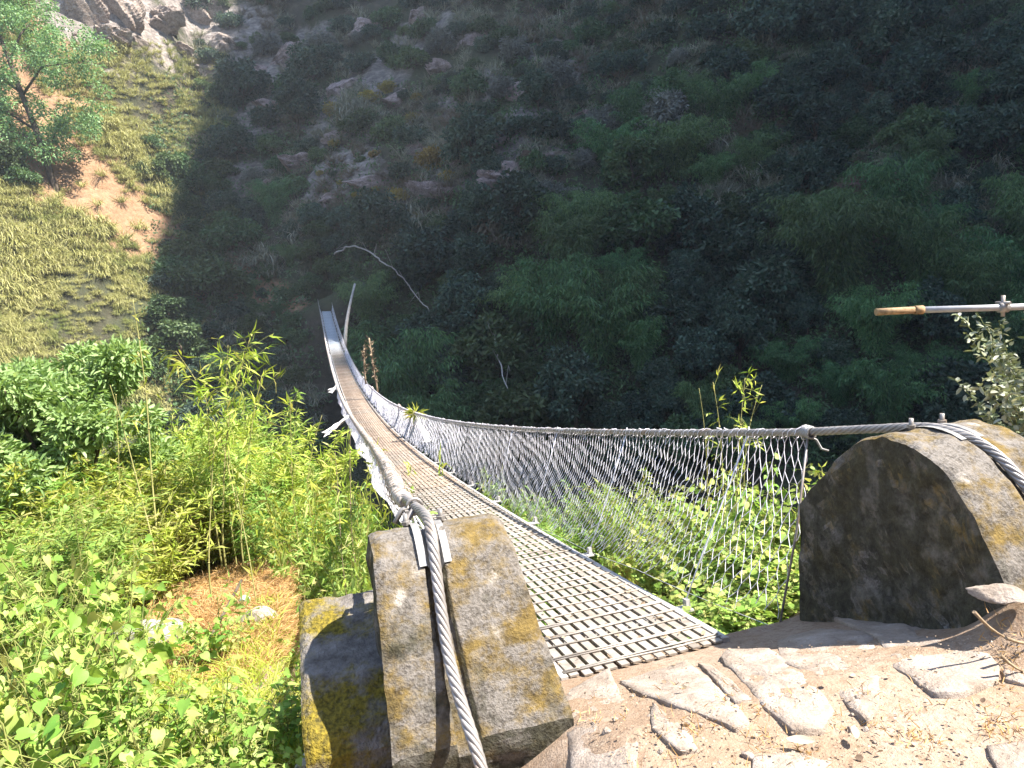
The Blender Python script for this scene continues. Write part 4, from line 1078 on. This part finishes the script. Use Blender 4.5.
stalk([(290, 400), (291, 440), (293, 500)], 6.4, 'thin green shoot at the right end of the thicket', 12, .007)
stalk([(322, 415), (314, 440), (306, 480)], 6.2, 'bent green shoot beside the bridge netting', 14, .007)
stalk([(350, 430), (350, 470), (351, 530)], 5.8, 'dry shoot standing against the left netting', 8, .008, M['twig'])
stalk([(335, 450), (338, 490), (342, 560)], 5.4, 'dry stalk nearest the left netting', 4, .006, M['twig'])
stalk([(215, 430), (212, 480), (210, 520), (208, 575)], 5.6, 'straw stalk rising from the straw patch', 3, .008)
stalk([(228, 450), (238, 500), (250, 560), (256, 600)], 5.2, 'bare thin stalk leaning over the straw patch', 2, .006)

# heart-leaved creeper at the lower left
def creeper(seed, h, rx, nst, per, L, shape='heart', mat=None):
    global R; keep = R; R = np.random.default_rng(seed); mb = MB(); lf = []
    for k in range(nst):
        az = R.uniform(0, 2 * PI); sp = rx * R.uniform(.2, 1); hh = h * R.uniform(.35, 1.0)
        t = np.linspace(0, 1, 9)[:, None]
        P = np.array([math.cos(az), math.sin(az), 0]) * sp * t + np.array([0, 0, 1.0]) * hh * (1.5 * t - .5 * t ** 2.5) + R.normal(0, .02, (9, 3)) * t
        mb.tube(P, np.linspace(.005, .0018, 9), 4, 1, cap=False)
        u = np.sort(R.uniform(.12, 1.0, per)); c = np.stack([np.interp(u, t[:, 0], P[:, j]) for j in range(3)], -1)
        d = unit(np.stack([R.normal(0, 1, per), R.normal(0, 1, per), R.normal(.1, .35, per)], -1))
        pe = c + d * R.uniform(.03, .09, per)[:, None]
        mb.segs(c, pe, .0012, 1)
        ln = L * (.3 + .95 * R.random(per) ** 1.3) * (1.12 - .5 * u)
        nrm = unit(np.array([.25, -.35, 1.0]) + R.normal(0, .45, (per, 3)))
        dd = unit(d * np.array([1, 1, .3]) + np.array([0, -.15, -.45]) + R.normal(0, .2, (per, 3)))
        mb.leaves(pe, dd, nrm, ln, ln * .9, shape, 0)
    me = mb.mesh('creeper', [mat or M['leaf_heart'], M['stem']]); R = keep; return me
CR = [creeper(51, .75, .45, 15, 17, .078), creeper(52, .6, .5, 14, 17, .072), creeper(53, .9, .38, 13, 19, .085)]
CP = [(-20, 3.6, 520), (30, 3.7, 500), (75, 3.6, 545), (20, 3.1, 570), (-30, 3.0, 590), (60, 2.9, 600), (70, 3.2, 560), (0, 2.6, 640), (45, 2.5, 660), (90, 2.55, 690), (-40, 2.4, 640), (130, 2.7, 705), (20, 2.2, 700), (70, 2.2, 725),
      (165, 2.45, 668), (170, 2.3, 720), (215, 2.7, 700), (240, 2.6, 735), (120, 2.15, 745), (172, 4.1, 604), (262, 2.9, 705), (205, 2.2, 760)]
for k, (px, d_, ty) in enumerate(CP):
    j = k % 3
    lab = 'heart-leaved creeper stems sprawling over the lower left bank'
    if (px, d_) == (165, 2.45): lab = 'creeper plant with the largest heart leaves standing before the grey boulder'
    if (px, d_) == (172, 4.1): lab = 'small heart-leaved plant above the straw patch'
    grow(CR[j], px, d_, ty, (.78, .62, .92)[j], 'creeper', lab, 'creeper', 'heart-leaved creepers of the near bank', None, .3)
for k, (px, d_, ty) in enumerate([(280, 4.4, 605), (330, 4.3, 570), (355, 4.6, 560), (300, 4.0, 640), (345, 3.6, 590), (285, 3.4, 650)]):
    grow(CR[k % 3], px, d_, ty, (.78, .62, .92)[k % 3], 'creeper', 'leafy creeper growing between the thicket and the left anchor block', 'creeper', 'creepers beside the left anchor block', .6, .3)
# straw and low grass of the bank
def near_tufts(name, px0, px1, py0, py1, n, L, W, mat, label, keep=None, nb=8, up=(.2, 1.6)):
    px = R.uniform(px0, px1, n); py = R.uniform(py0, py1, n)
    if keep is not None: k = keep(px, py); px, py = px[k], py[k]
    h = hit_near(px, py); h = h[np.isfinite(h).all(1)]
    m = len(h) * nb; P = np.repeat(h, nb, 0) + R.normal(0, .02, (m, 3)) * np.array([1, 1, 0])
    az = R.uniform(0, 2 * PI, m); D = unit(np.stack([np.cos(az), np.sin(az), R.uniform(up[0], up[1], m)], -1))
    mb = MB(); mb.leaves(P, D, rnd_dirs(m, .6), L * R.uniform(.5, 1.3, m), W, 'blade')
    o = mb.build(name, mat); tag(o, label, 'grass', None, 'stuff')
ell = lambda x, y: ((x - 195) / 110) ** 2 + ((y - 610) / 60) ** 2 < 1.25
near_tufts('straw_grass', 80, 310, 540, 690, 6500, .11, .006, M['straw'], 'matted orange straw on the bank left of the block', ell, 9, (.02, .55))
near_tufts('bank_grass', -20, 300, 600, 768, 1500, .13, .007, M['leaf_lime'], 'short bright grass on the near left bank', lambda x, y: ~(((x - 190) / 70) ** 2 + ((y - 605) / 40) ** 2 < 1), 8)
near_tufts('path_grass', 585, 1023, 690, 768, 120, .035, .003, M['straw'], 'sparse dry grass blades on the path', lambda x, y: (vnoise(x / 40, y / 25) > .05), 6)
near_tufts('block_grass', 395, 480, 735, 768, 60, .09, .0028, M['straw'], 'dry grass at the foot of the left anchor block', None, 6)
# crumbs of stone, straw and leaf trodden into the path
n = 1500; px = R.uniform(560, 1024, n); py = R.uniform(640, 768, n); h = hit_near(px, py); h = h[np.isfinite(h).all(1)]
h = h[(h[:, 1] < -.15) & (h[:, 0] > -.6)]; n = len(h); mb = MB()
sz = R.uniform(.0015, .005, n) * (1 + 1.2 * (R.random(n) < .08)); tw = np.where(R.random(n) < .4, .25, .8)
mb.leaves(h + np.array([0, 0, .012]) + R.normal(0, .003, (n, 3)), rnd_dirs(n) * np.array([1, 1, .2]), rnd_dirs(n, 2.2), sz * 2.2, sz * 2.2 * tw, 'oval')
tag(mb.build('litter', M['litter']), 'crumbs of straw, leaf and stone scattered on the path', 'litter', None, 'stuff')
n = 260; s_ = R.uniform(0, 1, n) ** 1.6 * 16; mb = MB(); x_ = R.uniform(-1, 1, n); x_ = np.sign(x_) * np.abs(x_) ** .6 * HALF
mb.leaves(np.stack([x_, s_, deck_z(s_) + .018], -1), rnd_dirs(n) * np.array([1, 1, .15]), rnd_dirs(n, 2), R.uniform(.015, .05, n), R.uniform(.006, .018, n), 'oval')
tag(mb.build('leaf_litter', M['litter']), 'dry leaf scraps caught on the bridge deck', 'litter', None, 'stuff')
# leaning dark branch on the straw patch
a, b = on_near(212, 640), on_near(243, 592)
mb = MB(); mb.tube(smooth_path(resample(np.array([a + (0, 0, .03), (a + b) / 2 + (.02, 0, .09), b + (0, 0, .1)]), .05), 2), .013, 6)
tag(mb.build('branch', M['bark']), 'dark stick leaning across the straw patch', 'branch')

# ------------------------------------------------------------------ plants right of the bridge, behind the netting
BQ = [creeper(61, 1.1, .5, 26, 26, .09, 'oval', M['leaf_fresh']), creeper(62, .9, .55, 26, 26, .10, 'heart', M['leaf_fresh'])]
for k, (px, d_, ty) in enumerate([(640, 6.2, 505), (680, 5.6, 500), (715, 5.0, 490), (755, 4.6, 478), (790, 4.5, 470), (730, 4.3, 530), (770, 4.0, 545), (690, 4.9, 545), (810, 4.2, 560), (790, 3.8, 590), (650, 5.4, 545), (610, 7.2, 505), (740, 5.8, 470), (835, 4.8, 540), (755, 3.75, 600), (715, 3.75, 588), (735, 3.6, 596), (690, 4.2, 585)]):
    grow(BQ[k % 2], px, d_, ty - 14 * (ty < 560), (1.12, .92)[k % 2], 'leafy_plant', 'bright broad-leaved plant growing behind the right netting', 'plant', 'broad-leaved plants behind the netting', R.uniform(.6, .9), .3)
for k, (px, d_, ty) in enumerate([(560, 9.5, 498), (590, 8.2, 505), (530, 11, 488), (500, 13, 475), (625, 8.0, 490)]):
    grow(FE[2], px, d_, ty, 2.1, 'feathery_bush', 'fine-leaved bush below the deck edge behind the right netting', 'bush', 'fine-leaved bushes behind the netting', .9, .3)
stalk([(745, 378), (742, 405), (740, 430), (736, 500), (735, 560)], 4.6, 'leafy bamboo shoot rising above the right netting', 26, .006, None, None, .085, .011, .45, spread=.12)
stalk([(762, 385), (752, 410), (745, 450), (742, 540)], 4.7, 'second leafy bamboo shoot just behind the tallest one above the netting', 18, .005, None, None, .085, .011, .5, spread=.12)
stalk([(713, 382), (718, 410), (722, 450), (724, 540)], 4.9, 'thin straight stalk with few leaves above the netting', 8, .006, None, None, .08, .012, .5)
stalk([(699, 388), (703, 410), (707, 460), (709, 540)], 5.0, 'thinnest stalk furthest left above the right netting', 6, .005, None, None, .07, .012, .5)
stalk([(822, 470), (826, 500), (828, 540)], 4.2, 'small green shoot between netting end and humped block', 18, .006, None, None, .1, .014, .3)
# silvery shrub past the humped block
grow(feathery(2.2, .95, 71, M['leaf_silver'], 70, 120, .07, .036, 'oval'), 1072, 6.0, 305, 2.2, 'silvery_shrub', 'silvery leaved shrub at the right edge behind the humped block', 'shrub', None, 1.0)
# grass blades and twigs at the near end of the humped block
near_tufts('moss_tuft', 985, 1023, 615, 690, 16, .035, .003, M['straw'], 'dry roots and grass at the right bank', None, 6)
def twig(pts, d, lab):
    P = np.array([at(x, y, d + .02 * k) for k, (x, y) in enumerate(pts)])
    mb = MB(); mb.tube(smooth_path(resample(P, .03), 2), np.linspace(.006, .003, len(resample(P, .03))), 5)
    tag(mb.build('twig', M['twig']), lab, 'twig', 'twigs at the right bank')
twig([(974, 612), (988, 628), (1006, 638)], 2.12, 'bare grey twig sticking out of the right bank')
twig([(1006, 638), (1014, 645), (1030, 644)], 2.1, 'forked root end at the right edge of the bank')
twig([(1000, 655), (1012, 668), (1024, 672)], 2.05, 'lowest thin twig at the right bank')

# ------------------------------------------------------------------ pipe arm at the right
def pipe_arm():
    d = 4.6
    a, b, c, e = at(876, 312, d), at(916, 310, d), at(1003, 307.5, d), at(1110, 304, d)
    g = np.array([e[0], e[1], float(near_z(np.array(e[0]), np.array(e[1]))) - .2])
    root = empty('pipe_arm', g); tag(root, 'horizontal grey pipe arm with rusty orange end reaching in from the right edge', 'pipe')
    mb = MB(); mb.tube(np.array([b, c, e + (.1, 0, 0)]) - g, .022, 10); mb.build('arm', M['pipe'], root)
    mb = MB(); mb.tube(np.array([a, b]) - g, .024, 10); mb.tube(np.array([b - unit(e - a) * .01, b + unit(e - a) * .045]) - g, .030, 10); mb.build('sleeve', M['orange'], root)
    mb = MB(); u = unit(e - a)
    mb.tube(np.array([c - u * .03, c + u * .03]) - g, .034, 10); mb.tube(np.array([c + (0, 0, -.06), c + (0, 0, .08)]) - g, .013, 8); mb.tube(np.array([c + (0, -.05, .03), c + (0, .05, .03)]) - g, .011, 8)
    mb.build('clamp', M['cable'], root)
    mb = MB(); mb.tube(np.array([g, e + (0, 0, .15)]) - g, .035, 12); mb.build('post', M['pipe'], root)
pipe_arm()

# ------------------------------------------------------------------ dead wood by the far end
def deadwood(pts, d, r, lab, mat, name='dead_branch', cat='branch'):
    P = np.array([at(x, y, dd) for (x, y), dd in zip(pts, d)]); Q = smooth_path(resample(P, .6), 3)
    mb = MB(); mb.tube(Q, np.linspace(r, r * .55, len(Q)), 6); tag(mb.build(name, mat), lab, cat)
deadwood([(345, 350), (345, 330), (349, 308), (355, 284)], [51, 51, 52, 53], .16, 'pale bare pole standing beside the shaded far end of the bridge', M['bark_pale'])
def slope_wood(px, up, r, lab, name, cat, mat):
    H = hit([p[0] for p in px], [p[1] for p in px]); D = unit(CAM - H); P = H + D * np.array(up)[:, None]
    Q = smooth_path(resample(P, .5), 2); Q += R.normal(0, .07, Q.shape)
    mb = MB(); mb.tube(Q, np.linspace(r, r * .45, len(Q)), 6)
    for k in range(3, len(Q) - 2, 5): mb.tube(np.array([Q[k], Q[k] + R.normal(0, .5, 3) + (0, 0, .4), Q[k] + R.normal(0, .6, 3) + (0, 0, .9)]), [r * .5, r * .3, r * .15], 4)
    tag(mb.build(name, mat), lab, cat)
slope_wood([(334, 254), (346, 247), (357, 246), (370, 252), (384, 263), (398, 272), (412, 290), (430, 312)], [2.2, 2.4, 2.4, 2.4, 2.4, 2.6, 2.6, 2.4], .09, 'long whitish fallen branch across the bushes above the bridge', 'dead_branch', 'branch', M['bark_pale'])
slope_wood([(493, 322), (495, 340), (498, 358), (505, 384), (523, 412)], [3.6, 3.8, 4.0, 4.2, 4.2], .07, 'thin hanging vine curving down the dark bushes', 'vine', 'vine', M['bark_pale'])
for pts, lab in ([(369, 338), (372, 360), (378, 392)], 'dry brush stalk tied upright to the right hand cable'), ([(364, 345), (364, 368), (366, 384)], 'shorter dry stalk beside the tied brush stalk'):
    s_ = 25.5; Q = RAILP[1]; 
    P = np.array([at(x, y, 27.2) for x, y in pts]); mb = MB(); mb.tube(smooth_path(resample(P, .2), 2), .035, 5)
    n = 60; u = R.uniform(0, .8, n); c = P[0] + (P[2] - P[0]) * u[:, None]; mb.leaves(c, rnd_dirs(n, .6), rnd_dirs(n), .22, .05)
    tag(mb.build('dry_stalk', M['twig']), lab, 'stalk', 'dry stalks at the right hand cable')
# scarves knotted to the hand cables
def scarf(sd, s, L, w, lab, sway=0.0, mat=None, out=.3):
    Q = RAILP[sd]; c = np.array([np.interp(s, Q[:, 1], Q[:, k]) for k in range(3)])
    n, m = 14, 7; t = np.linspace(0, 1, n)[:, None]; v = np.linspace(-1, 1, m)[None]
    wd = w * (1 + .5 * fbm(t * 4 + s, v * 2 + s, 3)) 
    y = v * wd / 2 + sway * t ** 1.5 + .03 * fbm(t * 5 + s, v * 3, 2)
    x = sd * (.03 + out * t) + .07 * np.sin(v * 5 + t * 4 + s) * (.3 + t) + .06 * fbm(t * 4 + s, v * 2, 2)
    z = -L * (t - .25 * out * t ** 2) * (1 + .25 * fbm(v * 3 + s, v * 0, 2)) + .05 * np.abs(v) * t * (1 + np.sin(s * 9)) + .02
    mb = MB(); mb.grid(np.stack([x + 0 * v, y, z + 0 * v], -1))
    mb.tube(np.array([(0, -.05, .0), (0, 0, .05), (sd * .04, .05, .0)]), .03, 6)
    tag(mb.build('scarf', mat or M['cloth'], None, c), lab, 'scarf', 'weathered scarves on the hand cables')
scarf(-1, 14.6, .42, .3, 'white ragged scarf blowing out from the left hand cable nearest the camera', -.4, None, .6)
scarf(-1, 27, .25, 1.5, 'tattered pale scarf halfway along the left hand cable', .3, None, .3)
scarf(1, 24.5, .7, .6, 'white scarf hanging beside the tied dry stalks on the right', -.2)
scarf(1, 29.5, .9, .7, 'narrow white scarf past the tied dry stalks on the right', .1)
scarf(1, 13.2, .8, .35, 'cream scarf hanging down the right netting beside the leaf bunch', .05)
scarf(1, 15.5, .7, .3, 'pinkish faded scarf on the right netting', .1, plain('pink_cloth', (.5, .36, .33), .9, .1, 0, .2, 6))
Q = RAILP[1]; c = np.array([np.interp(12.4, Q[:, 1], Q[:, k]) for k in range(3)]); mb = MB()
n = 70; dd = rnd_dirs(n, -.2); mb.leaves(dd * .05, dd, rnd_dirs(n), .24 * R.uniform(.6, 1.2, n), .04)
tag(mb.build('leaf_bunch', M['leaf_lime'], None, c), 'bunch of green leaves tied to the right hand cable', 'leaf bunch')

# ------------------------------------------------------------------ air
def haze():
    mb = MB(); mb.box((110, 60, 115), (330, 330, 146)); m, nt = new_mat('haze_air')
    o_ = nt.nodes.new('ShaderNodeOutputMaterial'); v = nt.nodes.new('ShaderNodeVolumePrincipled')
    v.inputs['Color'].default_value = (.86, .92, 1, 1); v.inputs['Density'].default_value = HAZE; v.inputs['Anisotropy'].default_value = .25
    nt.links.new(v.outputs[0], o_.inputs['Volume'])
    tag(mb.build('haze', m), 'thin pale air haze filling the gorge', 'haze', None, 'stuff')
HAZE = .00052
haze()

# ------------------------------------------------------------------ light, sky, camera
elev = math.asin(SUN[2] / np.linalg.norm(SUN)); azim = math.atan2(SUN[0], SUN[1])
w = bpy.data.worlds.new('World'); SC.world = w; w.use_nodes = True
nt = w.node_tree; bg = nt.nodes['Background']
sky = nt.nodes.new('ShaderNodeTexSky'); sky.sky_type = 'NISHITA'; sky.sun_disc = False
sky.sun_elevation = elev; sky.sun_rotation = azim; sky.altitude = 2000
nt.links.new(sky.outputs[0], bg.inputs[0]); bg.inputs[1].default_value = .125
sl = bpy.data.lights.new('sun', 'SUN'); sl.energy = 5.0; sl.angle = math.radians(.53); sl.color = (1, .95, .87)
so = bpy.data.objects.new('sun', sl); COL.objects.link(so)
from mathutils import Vector, Matrix
so.rotation_euler = Vector((-SUN[0], -SUN[1], -SUN[2])).to_track_quat('-Z', 'Y').to_euler()
cam = bpy.data.cameras.new('camera'); co = bpy.data.objects.new('camera', cam); COL.objects.link(co); SC.camera = co
fw = unit(ray(512., 384.)); rt = unit(ray(513., 384.) - ray(512., 384.)); upc = np.cross(rt, fw)
co.matrix_world = Matrix(((rt[0], upc[0], -fw[0], CAM[0]), (rt[1], upc[1], -fw[1], CAM[1]), (rt[2], upc[2], -fw[2], CAM[2]), (0, 0, 0, 1)))
cam.sensor_width = 36; cam.lens = F_PX / 1024 * 36; cam.clip_start = .05; cam.clip_end = 2000
vs = SC.view_settings; vs.view_transform = 'Standard'; vs.look = 'None'; vs.gamma = 1; vs.use_curve_mapping = False; vs.exposure = 2.12
SC.cycles.max_bounces = 6; SC.cycles.transparent_max_bounces = 8; SC.cycles.sample_clamp_indirect = 8
